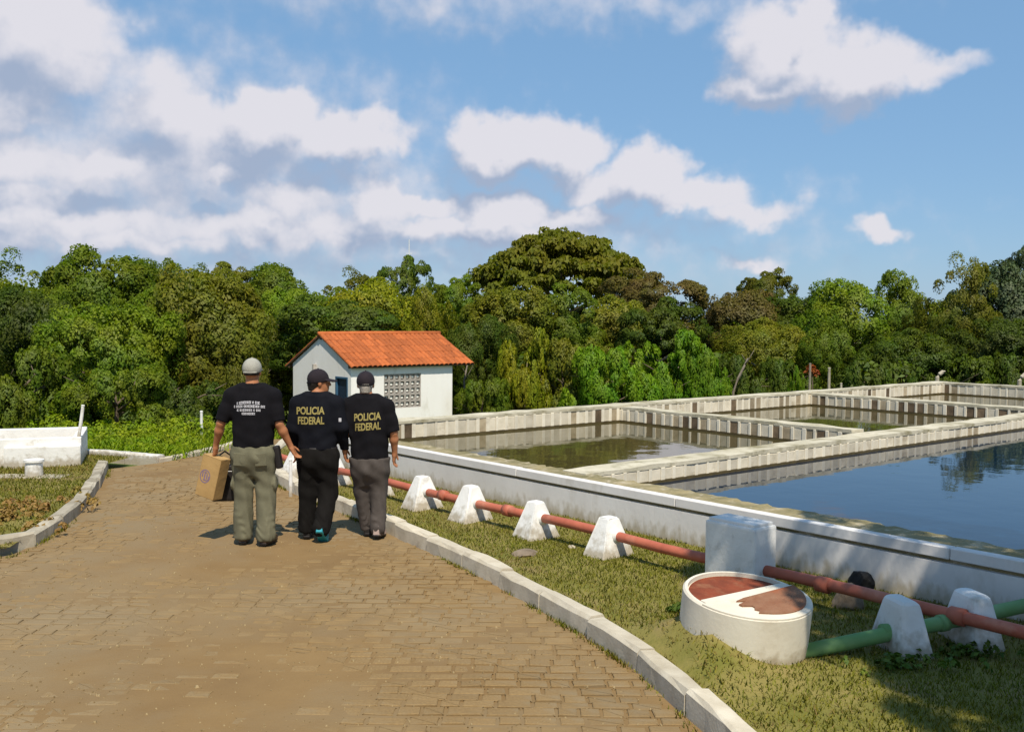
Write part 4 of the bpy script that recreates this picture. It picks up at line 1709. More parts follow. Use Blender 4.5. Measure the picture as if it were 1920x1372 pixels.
def make_forest():
    G = 'trees and bushes behind the trough and the house'
    T = [
        # left, front rows
        ('mound0', 30, 655, 260, 19.2, 'leaf_mid', 'green bush right behind the white trough at the left edge', 'bush'),
        ('mound1', 218, 690, 250, 18.9, 'leaf_mid', 'low rounded green bush behind the post of the white trough', 'bush'),
        ('mound2', 345, 705, 210, 19.6, 'leaf_dark', 'low dark green bush left of the man with the box', 'bush'),
        ('round0', 215, 575, 290, 24.5, 'leaf_mid', 'broad mid-green tree above the trough post', 'tree'),
        ('round1', 75, 545, 290, 26.0, 'leaf_dark', 'dark green tree at the left edge above the trough', 'tree'),
        ('round2', 400, 515, 270, 27.0, 'leaf_olive', 'big olive-yellow tree rising behind the man in the grey cap', 'tree'),
        ('tall0', 500, 600, 190, 34.0, 'leaf_olive', 'narrow olive tree between the grey cap and the house gable', 'tree'),
        ('mound0', 452, 690, 150, 24.0, 'leaf_olive', 'olive bush behind the shoulders of the man in the grey cap', 'bush'),
        # left, back rows
        ('round3', 45, 478, 250, 40.0, 'leaf_mid', 'rounded green treetop at the left end of the skyline', 'tree'),
        ('round4', 185, 470, 240, 43.0, 'leaf_mid', 'highest green treetop of the left skyline', 'tree'),
        ('round0', 300, 492, 190, 46.0, 'leaf_dark', 'dark treetop on the skyline right of the highest left one', 'tree'),
        ('round1', 300, 545, 200, 34.0, 'leaf_mid', 'leaning green tree left of the big olive-yellow one', 'tree'),
        ('layer0', 400, 494, 170, 48.0, 'leaf_olive', 'flat olive treetop on the skyline above the grey cap', 'tree'),
        ('round2', 520, 500, 200, 42.0, 'leaf_mid', 'green treetop on the skyline left of the house ridge', 'tree'),
        ('round3', 625, 512, 190, 44.0, 'leaf_olive', 'olive treetop on the skyline above the house gable', 'tree'),
        ('layer1', 650, 560, 300, 34.0, 'leaf_dark', 'dark layered tree right behind the orange roof', 'tree'),
        ('round4', 700, 528, 220, 38.0, 'leaf_yellow', 'yellow-green tree above the middle of the orange roof', 'tree'),
        ('layer0', 752, 482, 125, 52.0, 'leaf_dark', 'dark flat-topped tree standing up alone on the skyline above the house', 'tree'),
        ('tall1', 805, 545, 150, 35.0, 'leaf_yellow', 'yellow-green tree above the right end of the orange roof', 'tree'),
        ('round0', 560, 545, 200, 37.0, 'leaf_mid', 'mid-green tree above the left end of the orange roof', 'tree'),
        # centre
        ('round1', 892, 595, 150, 33.0, 'leaf_dark', 'dark green tree at the right end of the house', 'tree'),
        ('mound1', 905, 712, 130, 30.5, 'leaf_mid', 'low green bush at the right end of the house, above the pool wall', 'bush'),
        ('round2', 940, 545, 210, 38.0, 'leaf_olive', 'olive-green tree under the left side of the big umbrella tree', 'tree'),
        ('pad0', 1050, 437, 340, 50.0, 'leaf_olive', 'big umbrella-shaped tree towering over the middle of the wood', 'tree'),
        ('layer1', 860, 518, 130, 46.0, 'leaf_mid', 'small green treetop between the lone dark treetop and the umbrella tree', 'tree'),
        ('mound2', 985, 622, 130, 31.5, 'leaf_yellow', 'narrow yellow-green column of creepers right of the house', 'bush'),
        ('mound0', 1062, 640, 210, 32.5, 'leaf_olive', 'olive creeper-covered mound right of the yellow-green column', 'bush'),
        ('round3', 1060, 545, 210, 39.0, 'leaf_mid', 'green tree below the crown of the big umbrella tree', 'tree'),
        ('mound1', 1150, 655, 210, 31.0, 'leaf_bright', 'bright green creeper mound, left one of three above the pool wall', 'bush'),
        ('mound2', 1245, 625, 210, 32.0, 'leaf_bright', 'bright green creeper mound, tall middle one of three above the pool wall', 'bush'),
        ('mound0', 1318, 652, 140, 32.0, 'leaf_bright', 'bright green creeper mound, narrow right one of three above the pool wall', 'bush'),
        ('round4', 1150, 560, 190, 40.0, 'leaf_olive', 'olive tree right under the umbrella tree, above the bright creepers', 'tree'),
        ('layer1', 1245, 508, 240, 44.0, 'leaf_brown', 'brownish flat-crowned tree at the right foot of the big umbrella tree', 'tree'),
        ('layer0', 1230, 560, 210, 37.0, 'leaf_dark', 'dark layered tree behind the middle bright creeper mound', 'tree'),
        # right
        ('layer1', 1443, 506, 130, 62.0, 'leaf_olive', 'small distant umbrella tree on the skyline, right of the big one', 'tree'),
        ('round0', 1390, 548, 210, 42.0, 'leaf_brown', 'brownish olive tree under the small distant umbrella tree', 'tree'),
        ('round1', 1440, 600, 210, 37.0, 'leaf_olive', 'sparse olive tree right of the bright creeper mounds', 'tree'),
        ('mound1', 1395, 670, 130, 33.0, 'leaf_dark', 'dark bush right of the bright creeper mounds', 'bush'),
        ('round2', 1590, 530, 210, 39.0, 'leaf_mid', 'green tree left of the tall yellow-green one on the right skyline', 'tree'),
        ('tall0', 1690, 512, 170, 42.0, 'leaf_mid', 'green treetop between its two taller neighbours on the right skyline', 'tree'),
        ('round3', 1775, 492, 200, 38.0, 'leaf_olive', 'tall rounded yellow-green tree on the right skyline', 'tree'),
        ('round4', 1885, 500, 220, 42.0, 'leaf_blue', 'dark bluish tree at the right edge of the skyline', 'tree'),
        ('layer0', 1935, 464, 120, 52.0, 'leaf_blue', 'dark flat branch layers sticking out above the right edge of the skyline', 'tree'),
        ('round0', 1860, 600, 230, 35.0, 'leaf_dark', 'dark green tree at the right edge above the far pool wall', 'tree'),
        ('round1', 1705, 620, 230, 36.0, 'leaf_dark', 'dark tree below the tall yellow-green one, above the far pool corner', 'tree'),
        ('tall1', 1555, 600, 170, 36.0, 'leaf_mid', 'green tree with hanging leaves above the two stakes behind the pools', 'tree'),
        ('round2', 1500, 560, 190, 41.0, 'leaf_dark', 'dark tree between the brownish olive tree and the right green one', 'tree'),
        ('mound2', 1620, 668, 150, 33.5, 'leaf_dark', 'dark low bush right of the two stakes behind the pools', 'bush'),
        ('mound0', 1790, 672, 220, 33.0, 'leaf_dark', 'dark low bush behind the bent fence post', 'bush'),
        ('mound1', 1925, 668, 180, 33.0, 'leaf_dark', 'dark low bush behind the fence post at the right edge', 'bush'),
        ('mound1', 1480, 676, 130, 33.5, 'leaf_dark', 'dark low bush left of the two stakes behind the pools', 'bush'),
        ('mound2', 1492, 690, 45, 30.5, 'leaf_bright', 'small bright green shrub left of the red-leaved stem', 'bush'),
    ]
    for kind, x, yt, w, Y, mat, label, cat in T:
        nm = {'bush': 'bush', 'tree': 'tree'}[cat]
        if 'umbrella' in label and kind.startswith('pad'):
            nm = 'umbrella_tree'
        plant(kind, x, yt, w, Y, mat, label, nm, cat=cat, lift=.12, group=G, bark='bark_pale' if cat == 'tree' and Y > 36 and x > 1200 else 'bark')
    # the red-leaved stem behind the pools
    p = at(1523, 700, 29.4)
    g = float(terrain(p.x, p.y))
    root = empty('red_leaved_shrub', (p.x, p.y, g))
    tag(root, 'thin shrub with red leaves at its tip behind the far pool wall', 'shrub', G)
    m = MB()
    m.tube([(0, 0, -.2), (.03, 0, 1.2), (0, 0, p.z - g + .1)], [.03, .025, .015], 6)
    m.build('stem', 'bark', root)
    C = np.random.default_rng(5).normal(0, .10, (9, 3)) + np.array([0, 0, p.z - g + .1])
    link('leaves', leaf_mesh('leaves', C, np.full(9, .09), np.tile([[0, -.3, 1.]], (9, 1)), 14, .08, 4), 'leaf_red', root)
    for pts, rad, lab in (([(1374, 735, 31.2), (1384, 710, 31.3), (1396, 685, 31.6), (1402, 672, 31.9)], .05, 'bare pale trunk leaning right of the bright creeper mounds'),
                          ([(872, 752, 31.0), (870, 715, 31.1), (876, 685, 31.4)], .04, 'thin pale trunk at the right end of the house')):
        P = [at(*q) for q in pts]
        g = float(terrain(P[0].x, P[0].y))
        b0 = Vector((P[0].x, P[0].y, g))
        root = empty('bare_trunk', b0)
        tag(root, lab, 'trunk', G)
        L_ = [Vector((0, 0, -.2))] + [p_ - b0 for p_ in P]
        m = MB()
        m.tube(L_, [rad * 1.3] + [rad * (1 - .65 * i / len(P)) for i in range(len(P))], 8)
        m.build('trunk', 'bark_grey', root, smooth=True)
        m = MB()
        a_, b_ = L_[-2], L_[-1]
        m.tube([a_, a_ + Vector((.15, -.05, .25)), a_ + Vector((.28, -.08, .5))], [rad * .45, rad * .3, rad * .12], 6)
        m.tube([a_.lerp(b_, .5), a_.lerp(b_, .5) + Vector((-.15, -.03, .25))], [rad * .35, rad * .1], 6)
        m.build('branch', 'bark_grey', root, smooth=True)
    # the far wood, one mass
    r = np.random.default_rng(77)
    C, O, CR = [], [], []
    for i in range(170):
        Y = r.uniform(52, 72)
        X = r.uniform(-.62, .62) * Y
        g = float(terrain(X, Y))
        R_ = r.uniform(2.0, 3.4)
        xp = 960 + X / Y * F_PX
        lim = np.interp(xp, [0, 250, 500, 850, 1100, 1350, 1520, 1700, 1920], [515, 508, 535, 550, 575, 590, 595, 565, 555])
        ztop = CAM_H - (lim + r.uniform(0, 45) - 594) / F_PX * Y
        c = np.array([X, Y, max(g + .3, ztop - R_ * .75 - .55)])
        for j in range(16):
            v = r.normal(0, 1, 3) + np.array([0, -.5, .7])
            v /= np.linalg.norm(v)
            C.append(c + v * R_ * np.array([1, 1, .75]))
            O.append(v)
            CR.append(r.uniform(.4, .9))
        for j in range(4):
            C.append(np.array([X + r.normal(0, R_ * .6), Y + r.normal(0, R_ * .5), r.uniform(g, c[2])]))
            O.append([0, -.8, .5])
            CR.append(r.uniform(.6, 1.1))
    o = link('far_wood', leaf_mesh('far_wood', np.array(C), np.array(CR), np.array(O), 42, .19, 31), 'leaf_mid')
    tag(o, kind='stuff')
    # dark undergrowth along the foot of the wood
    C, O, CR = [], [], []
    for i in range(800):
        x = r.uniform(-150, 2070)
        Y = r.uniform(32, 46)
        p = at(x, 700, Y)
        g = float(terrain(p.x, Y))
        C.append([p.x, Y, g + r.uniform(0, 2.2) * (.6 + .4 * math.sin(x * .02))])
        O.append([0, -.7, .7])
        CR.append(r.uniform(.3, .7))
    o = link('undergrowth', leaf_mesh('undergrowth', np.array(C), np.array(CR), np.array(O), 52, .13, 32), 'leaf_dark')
    tag(o, kind='stuff')


make_forest()


# leafy weeds round the green pipe supports and a broad-leaved tree right behind the camera that shades the wall
def make_shade_tree(x, y, H, rw, label, kind):
    root = empty('tree', (x, y, -.05))
    tag(root, label, 'tree', 'trees beside the path behind the viewer')
    low = H * .56
    ch = (H - low) / 2
    me = PROTO[kind]
    o = link('crown', me, None, root, (0, 0, low + ch))
    o.scale = (rw, rw, ch)
    o.rotation_euler = (0, 0, x)
    o.material_slots[0].link = 'OBJECT'
    o.material_slots[0].material = MATS['leaf_mid']
    link('trunk', trunk_mesh('trunk', low + ch, .16, rw, 5), 'bark', root)


make_shade_tree(4.55, 3.35, 8.3, 2.1, 'leafy tree right of the viewer shading the white wall', 'round0')
make_shade_tree(4.25, 2.15, 8.1, 1.35, 'slender leafy tree between its two neighbours right of the viewer', 'tall0')
make_shade_tree(5.6, 1.75, 8.0, 1.9, 'second leafy tree farther right of the viewer', 'round3')


def make_weeds():
    r = np.random.default_rng(3)
    k = 0
    for q, lab in (((1690, 1252), 'dark leafy weeds at the foot of the green pipe support near the round tank'), ((1800, 1228), 'dark leafy weeds between the two green pipe supports'),
                   ((1262, 1150), 'small leafy weed at the left side of the round tank')):
        p = ground_at(*q, .07)
        n = 30 if k < 2 else 10
        C = np.stack([r.normal(0, .14 if k < 2 else .05, n), r.normal(0, .05, n), r.uniform(.01, .06, n)], 1)
        o = link('weed', leaf_mesh('weed', C, np.full(n, .03), np.tile([[0, -.2, 1.]], (n, 1)), 9, .026, 5 + k), 'weed', None, (p.x, p.y - .04, float(lawn_z(p.x, p.y - .04)) - .005))
        tag(o, kind='stuff')
        k += 1


make_weeds()

# ------------------------------------------------------------------ people (signed-distance bodies)


class Field:
    """smooth union of simple solids sampled on a grid, polygonised with surface nets"""

    def __init__(s, lo, hi, h):
        s.h = h
        s.lo = np.array(lo, float)
        s.n = np.ceil((np.array(hi) - s.lo) / h).astype(int) + 1
        s.f = np.full(s.n, 1.0, np.float32)

    def _win(s, lo, hi, pad):
        a = np.clip(np.floor((np.array(lo) - pad - s.lo) / s.h).astype(int), 0, s.n - 1)
        b = np.clip(np.ceil((np.array(hi) + pad - s.lo) / s.h).astype(int) + 1, a + 1, s.n)
        sl = tuple(slice(i, j) for i, j in zip(a, b))
        g = np.meshgrid(*[s.lo[k] + s.h * np.arange(a[k], b[k]) for k in range(3)], indexing='ij')
        return sl, g

    def _add(s, sl, d, k, cut=False):
        f = s.f[sl]
        if cut:
            s.f[sl] = np.maximum(f, -d)
            return
        if k > 0:
            hh = np.clip(.5 + .5 * (f - d) / k, 0, 1)
            s.f[sl] = f * (1 - hh) + d * hh - k * hh * (1 - hh)
        else:
            s.f[sl] = np.minimum(f, d)

    def cone(s, a, b, ra, rb, k=.02, cut=False, sq=1.0):
        """tapered capsule; sq < 1 flattens it front to back"""
        a, b = np.array(a, float), np.array(b, float)
        R_ = max(ra, rb)
        sl, (X, Y, Z) = s._win(np.minimum(a, b) - R_, np.maximum(a, b) + R_, .05 + k)
        ab_ = b - a
        L2 = max(1e-9, ab_ @ ab_)
        t = np.clip(((X - a[0]) * ab_[0] + (Y - a[1]) * ab_[1] + (Z - a[2]) * ab_[2]) / L2, 0, 1)
        dy = (Y - a[1] - t * ab_[1]) / sq
        d = np.sqrt((X - a[0] - t * ab_[0]) ** 2 + dy ** 2 + (Z - a[2] - t * ab_[2]) ** 2) - (ra + (rb - ra) * t)
        s._add(sl, d, k, cut)

    def ell(s, c, r, k=.02, rot=None, cut=False):
        c, r = np.array(c, float), np.array(r, float)
        m = r.max()
        sl, (X, Y, Z) = s._win(c - m, c + m, .05 + k)
        P = np.stack([X - c[0], Y - c[1], Z - c[2]], -1)
        if rot is not None:
            P = P @ np.array(rot)
        q = np.sqrt(((P / r) ** 2).sum(-1))
        g = np.sqrt(((P / r ** 2) ** 2).sum(-1)) + 1e-9
        s._add(sl, q * (q - 1) / g, k, cut)

    def stack(s, secs, k=.02, fold=None):
        """vertical body of elliptical sections (z, cx, cy, rx, ry)"""
        S = np.array(secs, float)
        S = S[np.argsort(S[:, 0])]
        lo = [(S[:, 1] - S[:, 3]).min(), (S[:, 2] - S[:, 4]).min(), S[0, 0]]
        hi = [(S[:, 1] + S[:, 3]).max(), (S[:, 2] + S[:, 4]).max(), S[-1, 0]]
        sl, (X, Y, Z) = s._win(lo, hi, .05 + k)
        z = Z[0, 0, :]
        w = [np.interp(z, S[:, 0], S[:, i]) for i in (1, 2, 3, 4)]
        # soften the piecewise sections
        ker = np.ones(9) / 9
        w = [np.convolve(np.pad(v, 4, mode='edge'), ker, 'valid') for v in w]
        cx, cy, rx, ry = [v[None, None, :] for v in w]
        x, y = (X - cx) / rx, (Y - cy) / ry
        q = (np.abs(x) ** 2.3 + np.abs(y) ** 2.3) ** (1 / 2.3)
        d = (q - 1) * np.minimum(rx, ry)
        d = np.maximum(d, np.maximum(S[0, 0] - Z, Z - S[-1, 0]))
        s._add(sl, d, k)

    def grid(s):
        return np.meshgrid(*[s.lo[k] + s.h * np.arange(s.n[k]) for k in range(3)], indexing='ij')

    def mesh(s, name):
        f = s.f
        ins = f < 0
        n = f.shape
        c = np.zeros(tuple(k - 1 for k in n), np.int8)
        cor = [(i, j, k) for i in (0, 1) for j in (0, 1) for k in (0, 1)]

        def sub(a, o):
            return a[o[0]:n[0] - 1 + o[0], o[1]:n[1] - 1 + o[1], o[2]:n[2] - 1 + o[2]]
        for o in cor:
            c += sub(ins, o)
        act = (c > 0) & (c < 8)
        ii = np.argwhere(act)
        vid = np.full(act.shape, -1, np.int64)
        vid[act] = np.arange(len(ii))
        val = {o: f[ii[:, 0] + o[0], ii[:, 1] + o[1], ii[:, 2] + o[2]] for o in cor}
        acc = np.zeros((len(ii), 3))
        cnt = np.zeros(len(ii))
        for a in cor:
            for ax in range(3):
                if a[ax]:
                    continue
                b = list(a)
                b[ax] = 1
                fa, fb = val[a], val[tuple(b)]
                x = (fa < 0) != (fb < 0)
                t = np.where(x, fa / np.where(x, fa - fb, 1), 0)
                p = np.tile(np.array(a, float), (len(ii), 1))
                p[:, ax] += t
                acc += p * x[:, None]
                cnt += x
        V = s.lo + s.h * (ii + acc / np.maximum(cnt, 1)[:, None])
        F_ = []
        for ax in range(3):
            o1, o2 = (ax + 1) % 3, (ax + 2) % 3
            sl0 = [slice(1, k - 1) for k in n]
            sl0[ax] = slice(0, n[ax] - 1)
            sl1 = list(sl0)
            sl1[ax] = slice(1, n[ax])
            A_, B_ = ins[tuple(sl0)], ins[tuple(sl1)]
            e = np.argwhere(A_ != B_)
            if not len(e):
                continue
            flip = A_[e[:, 0], e[:, 1], e[:, 2]]
            base = e + np.array([0 if k == ax else 1 for k in range(3)])

            def cell(d1, d2):
                q = base.copy()
                q[:, o1] -= d1
                q[:, o2] -= d2
                return vid[q[:, 0], q[:, 1], q[:, 2]]
            q = np.stack([cell(1, 1), cell(0, 1), cell(0, 0), cell(1, 0)], 1)
            q[~flip] = q[~flip][:, ::-1]
            F_.append(q)
        F_ = np.concatenate(F_)
        F_ = F_[(F_ >= 0).all(1)]
        # one round of smoothing
        for _ in range(2):
            sm = np.zeros_like(V)
            ct = np.zeros(len(V))
            for k in range(4):
                a, b = F_[:, k], F_[:, (k + 1) % 4]
                np.add.at(sm, a, V[b])
                np.add.at(ct, a, 1)
                np.add.at(sm, b, V[a])
                np.add.at(ct, b, 1)
            V = V * .5 + .5 * sm / np.maximum(ct, 1)[:, None]
        return np_mesh(name, V, F_, True)


def lerp(a, b, t):
    return tuple(np.array(a) * (1 - t) + np.array(b) * t)


def rotz(a):
    c, s_ = math.cos(a), math.sin(a)
    return np.array([[c, -s_, 0], [s_, c, 0], [0, 0, 1]])


def person(P):
    h = P['height']
    root = empty('person', P['loc'], P.get('turn', 0))
    tag(root, P['label'], 'person', 'men walking along the path')
    J = P['joints']
    hd = np.array(J['head'])           # centre of the skull
    yaw = P.get('yaw', 0.0)
    Rm = rotz(yaw)
    H = lambda v: hd + Rm @ np.array(v)            # head frame: +y is the face
    # ---------------- body, one continuous surface
    B = Field((-.62, -.36, -.01), (.62, .42, h + .03), .0078)
    B.ell(H((0, -.012, .025)), (.074, .094, .092), 0, Rm)
    B.ell(H((0, .022, -.045)), (.060, .072, .072), .03, Rm)
    B.ell(H((0, .050, -.088)), (.032, .035, .028), .03, Rm)       # chin
    B.cone(H((0, .092, .005)), H((0, .106, -.028)), .009, .014, .012)   # nose
    B.ell(H((0, .084, -.058)), (.022, .012, .009), .01, Rm)       # mouth
    B.ell(H((0, .078, .028)), (.045, .016, .012), .015, Rm)       # brow
    for sx in (-1, 1):
        B.ell(H((sx * .076, -.005, -.012)), (.010, .020, .032), .008, Rm)   # ears
    nb = np.array(J['neck'])
    B.cone(hd + Rm @ np.array([0, -.02, -.06]), nb, .054, .060, .02)
    B.cone(nb, (nb[0], nb[1], nb[2] - .08), .064, .09, .03)
    T = P['torso']
    inner = [(z, cx, cy, rx * .86, ry * .84) for z, cx, cy, rx, ry in T]
    B.stack(inner, .04)
    for sd in ('l', 'r'):
        sh, elb, wr, hn = J['sh_' + sd], J['el_' + sd], J['wr_' + sd], J['hand_' + sd]
        B.cone(sh, elb, .050, .040, .04)
        B.cone(elb, lerp(elb, wr, .35), .041, .043, .02)
        B.cone(lerp(elb, wr, .35), wr, .043, .027, .02)
        wr, hn = np.array(wr), np.array(hn)
        d = hn - wr
        d /= np.linalg.norm(d)
        out = np.array(P['palm_' + sd], float)       # direction across the knuckles (index side)
        out -= d * (out @ d)
        out /= np.linalg.norm(out)
        nrm = np.cross(d, out)                       # palm normal
        curl = P.get('curl_' + sd, .5)
        cs = P.get('curl_sign_' + sd, 1)
        k0 = wr + d * .088
        B.cone(wr, wr + d * .03, .027, .029, .01)
        for q in (-.024, -.008, .008, .024):
            B.cone(wr + d * .03 + out * q * .7, k0 + out * q, .017, .0135, .012)
        for i, (q, fl) in enumerate(((.028, .072), (.0095, .080), (-.0095, .074), (-.027, .058))):
            p0 = k0 + out * q
            a1, a2, a3 = curl * .5, curl * 1.3, curl * 2.0
            pts = [p0]
            for ang, fr in ((a1, .45), (a2, .30), (a3, .25)):
                pts.append(pts[-1] + (d * math.cos(ang) + nrm * cs * math.sin(ang) + out * q * .6) * fl * fr)
            for u, v, ra, rb in zip(pts, pts[1:], (.0098, .0092, .0086), (.0092, .0086, .0078)):
                B.cone(u, v, ra, rb, .003)
        t0 = wr + d * .028 + out * .026
        t1 = t0 + (d * .55 + out * .70 + nrm * cs * .25) * .036
        t2 = t1 + (d * .85 + out * .15 + nrm * cs * .35) * .032
        t3 = t2 + (d * .9 - out * .10 + nrm * cs * .35) * .024
        for u, v, ra, rb in ((t0, t1, .016, .0125), (t1, t2, .0120, .0108), (t2, t3, .0106, .0090)):
            B.cone(u, v, ra, rb, .006)
    for sd in ('l', 'r'):
        hp, kn, an = J['hip_' + sd], J['kn_' + sd], J['an_' + sd]
        B.cone(hp, kn, .070, .048, .04)
        B.cone(kn, lerp(kn, an, .35), .048, .052, .03)
        B.cone(lerp(kn, an, .35), an, .050, .032, .03)
        toe = P['toe_' + sd]
        B.cone(an, lerp(an, toe, .6), .034, .026, .02)
    link('body', B.mesh('body'), P['skin'], root)
    # ---------------- eyes
    for sx in (-1, 1):
        e = bmesh.new()
        bmesh.ops.create_uvsphere(e, u_segments=10, v_segments=8, radius=.011)
        me = bpy.data.meshes.new('eye')
        e.to_mesh(me)
        e.free()
        link('eye', me, 'eye', root, tuple(H((sx * .030, .083, .008))))
    # ---------------- hair
    Hf = Field(hd - .16, hd + .16, .006)
    Hf.ell(H((0, -.016, .022)), (.081, .098, .097), 0, Rm)
    Hf.cone(H((0, -.055, -.03)), H((0, -.055, -.082 + P.get('hair_up', 0))), .060, .050, .02)
    X, Y, Z = Hf.grid()
    Pl = np.stack([X - hd[0], Y - hd[1], Z - hd[2]], -1) @ Rm
    Hf.f = np.maximum(Hf.f, np.maximum(Pl[..., 1] - (.020 - .25 * (Pl[..., 2] + .05).clip(-.1, 0)) - .9 * (Pl[..., 2] - .03).clip(0, .1), -(Pl[..., 2] + .085 - P.get('hair_up', 0))))
    Hf.f += (.0022 * np.sin(X * 420 + Z * 60) * np.sin(Y * 380)).astype(np.float32)
    link('hair', Hf.mesh('hair'), P['hair'], root)
    # ---------------- cap with brim
    Cf = Field(hd - .24, hd + .24, .006)
    Cf.ell(H((0, -.012, .030)), (.090, .106, .100), 0, Rm)
    X, Y, Z = Cf.grid()
    Pl = np.stack([X - hd[0], Y - hd[1], Z - hd[2]], -1) @ Rm
    lowz = .026 + .10 * Pl[..., 1]
    Cf.f = np.maximum(Cf.f, lowz - .03 - Pl[..., 2])
    br = np.sqrt((Pl[..., 0] / .082) ** 2 + ((Pl[..., 1] - .075) / .105) ** 2) - 1
    brim = np.maximum(br * .08, np.abs(Pl[..., 2] - (.030 - .22 * (Pl[..., 1] - .08) - 3.0 * Pl[..., 0] ** 2)) - .0065)
    brim = np.maximum(brim, .05 - Pl[..., 1])
    Cf.f = np.minimum(Cf.f, brim).astype(np.float32)
    cap = link('cap', Cf.mesh('cap'), P['cap'], root)
    st = MB()
    arc = [H((.088 * math.sin(t), -.012 - .104 * math.cos(t), -.005)) for t in np.linspace(-.75, .75, 9)]
    st.tube(arc, .0075, 6)
    st.build('strap', P.get('strap', 'shirt_black'), cap)
    bt = MB()
    c = H((0, -.012, .131))
    bt.tube([c - np.array([0, 0, .006]), c + np.array([0, 0, .004])], [.010, .006], 8)
    bt.build('button', P['cap'], cap)
    # ---------------- shirt
    S = Field((-.62, -.36, P['hem'] - .02), (.62, .42, h), .0090)
    S.stack(T, .05)
    for sd in ('l', 'r'):
        sh, elb, wr = J['sh_' + sd], J['el_' + sd], J['wr_' + sd]
        if P['sleeve'] == 'long':
            S.cone(lerp(T[0][1:4] if False else sh, sh, 1), elb, .072, .060, .055)
            S.cone(elb, lerp(elb, wr, .97), .060, .044, .03)
        else:
            S.cone(sh, lerp(sh, elb, .55), .068, .066, .05)
            S.cone(lerp(sh, elb, .5), lerp(sh, elb, P.get('sleeve_end', .92)), .066, .067, .03)
        S.cone((nb[0] * .5 + sh[0] * .5, nb[1], nb[2] - .015), sh, .052, .066, .05)
    S.cone((nb[0], nb[1], nb[2] - .045), (nb[0], nb[1], nb[2] + .030), .082, .067, .03)
    X, Y, Z = S.grid()
    S.f += (.0030 * np.sin(Z * 46 + 3 * np.sin(X * 11 + P['seed'])) * np.clip((1.25 - Z) * 4, 0, 1) * np.clip(1 - np.abs(X) * 1.2, 0, 1)
            + .0032 * np.sin(X * 34 + Z * 14 + P['seed']) * np.clip((1.32 - Z) * 3, 0, 1)).astype(np.float32)
    hem = P['hem'] + .012 * np.sin(X * 9 + P['seed'])
    S.f = np.maximum(S.f, hem - Z).astype(np.float32)
    S.f = np.maximum(S.f, Z - (nb[2] + .036 + .25 * (Y - nb[1]).clip(-.2, 0) * -.1)).astype(np.float32)
    if P['sleeve'] != 'long':           # sleeves end cleanly, across the arm
        for sd in ('l', 'r'):
            sh, elb = np.array(J['sh_' + sd]), np.array(J['el_' + sd])
            ax = (elb - sh) / np.linalg.norm(elb - sh)
            e = sh + (elb - sh) * P.get('sleeve_end', .92)
            q = (X - e[0]) * ax[0] + (Y - e[1]) * ax[1] + (Z - e[2]) * ax[2]
            near = np.sqrt((X - e[0]) ** 2 + (Y - e[1]) ** 2 + (Z - e[2]) ** 2) < .12
            side = np.abs(X) > P.get('arm_x', .215)
            S.f = np.where(near & side, np.maximum(S.f, q), S.f).astype(np.float32)
    sm = S.mesh('shirt')
    shirt = link('shirt', sm, P['shirt'], root)
    # ---------------- trousers
    W = P['waist']
    Q = Field((-.45, -.40, .0), (.45, .50, W + .06), .0100)
    Tr = P['trouser_r']
    hl, hr_ = np.array(J['hip_l']), np.array(J['hip_r'])
    cx, cy = (hl[0] + hr_[0]) / 2, (hl[1] + hr_[1]) / 2
    Q.stack([(W + .04, cx, cy, Tr[0] - .012, .118), (W - .08, cx, cy - .008, Tr[0], .135), (W - .16, cx, cy - .010, Tr[0] - .006, .130), (W - .23, cx, cy - .004, Tr[0] - .05, .085), (W - .27, cx, cy, Tr[0] - .10, .05)], .0)
    for sd in ('l', 'r'):
        hp, kn, an = J['hip_' + sd], J['kn_' + sd], J['an_' + sd]
        hp = (hp[0], hp[1], hp[2] - .02)
        Q.cone(hp, kn, Tr[1], Tr[2], .07)
        Q.cone(kn, (an[0], an[1], an[2] + .0), Tr[2], Tr[3], .03)
        if P.get('cargo'):
            c_ = lerp(hp, kn, .72)
            sx = -1 if sd == 'l' else 1
            Q.ell((c_[0] + sx * (Tr[1] - .012), c_[1], c_[2]), (.022, .07, .085), .012)
    X, Y, Z = Q.grid()
    low = np.clip((.42 - Z) * 4, 0, 1)
    Q.f += (.0052 * np.sin(Z * 58 + 6 * np.sin(X * 21 + Y * 14 + P['seed']) + 2.5 * np.sin(Z * 19 + X * 40)) * np.sin(X * 30 + Y * 24 + Z * 9 + P['seed']) * low + .004 * np.sin(Z * 40 + X * 30 + P['seed']) * np.clip((Z - .3) * 3, 0, 1)
            + .004 * np.sin((X + Y) * 55 + Z * 12)).astype(np.float32)
    cuff = P['cuff']
    Q.f = np.maximum(Q.f, cuff + .10 * (.0 - Y).clip(-.1, .1) * -.3 - Z).astype(np.float32)
    Q.f = np.maximum(Q.f, Z - W).astype(np.float32)
    tr = link('trousers', Q.mesh('trousers'), P['trousers'], root)
    bl = MB()
    ring = [(cx + (Tr[0] - .002) * math.cos(t), cy + .118 * math.sin(t)) for t in np.linspace(0, 2 * math.pi, 28, endpoint=False)]
    n = len(ring)
    for zz, gx in ((W - .034, 1.0), (W + .004, 1.0)):
        bl.v += [(cx + (x - cx) * 1.035, cy + (y - cy) * 1.05, zz) for x, y in ring]
    for zz in (W - .034, W + .004):
        bl.v += [(cx + (x - cx) * .96, cy + (y - cy) * .96, zz) for x, y in ring]
    for i in range(n):
        j = (i + 1) % n
        bl.f += [(i, j, n + j, n + i), (n + i, n + j, 3 * n + j, 3 * n + i), (2 * n + i, 3 * n + i, 3 * n + j, 2 * n + j), (i, 2 * n + i, 2 * n + j, j)]
    bl.build('belt', P['belt'], root, smooth=True)
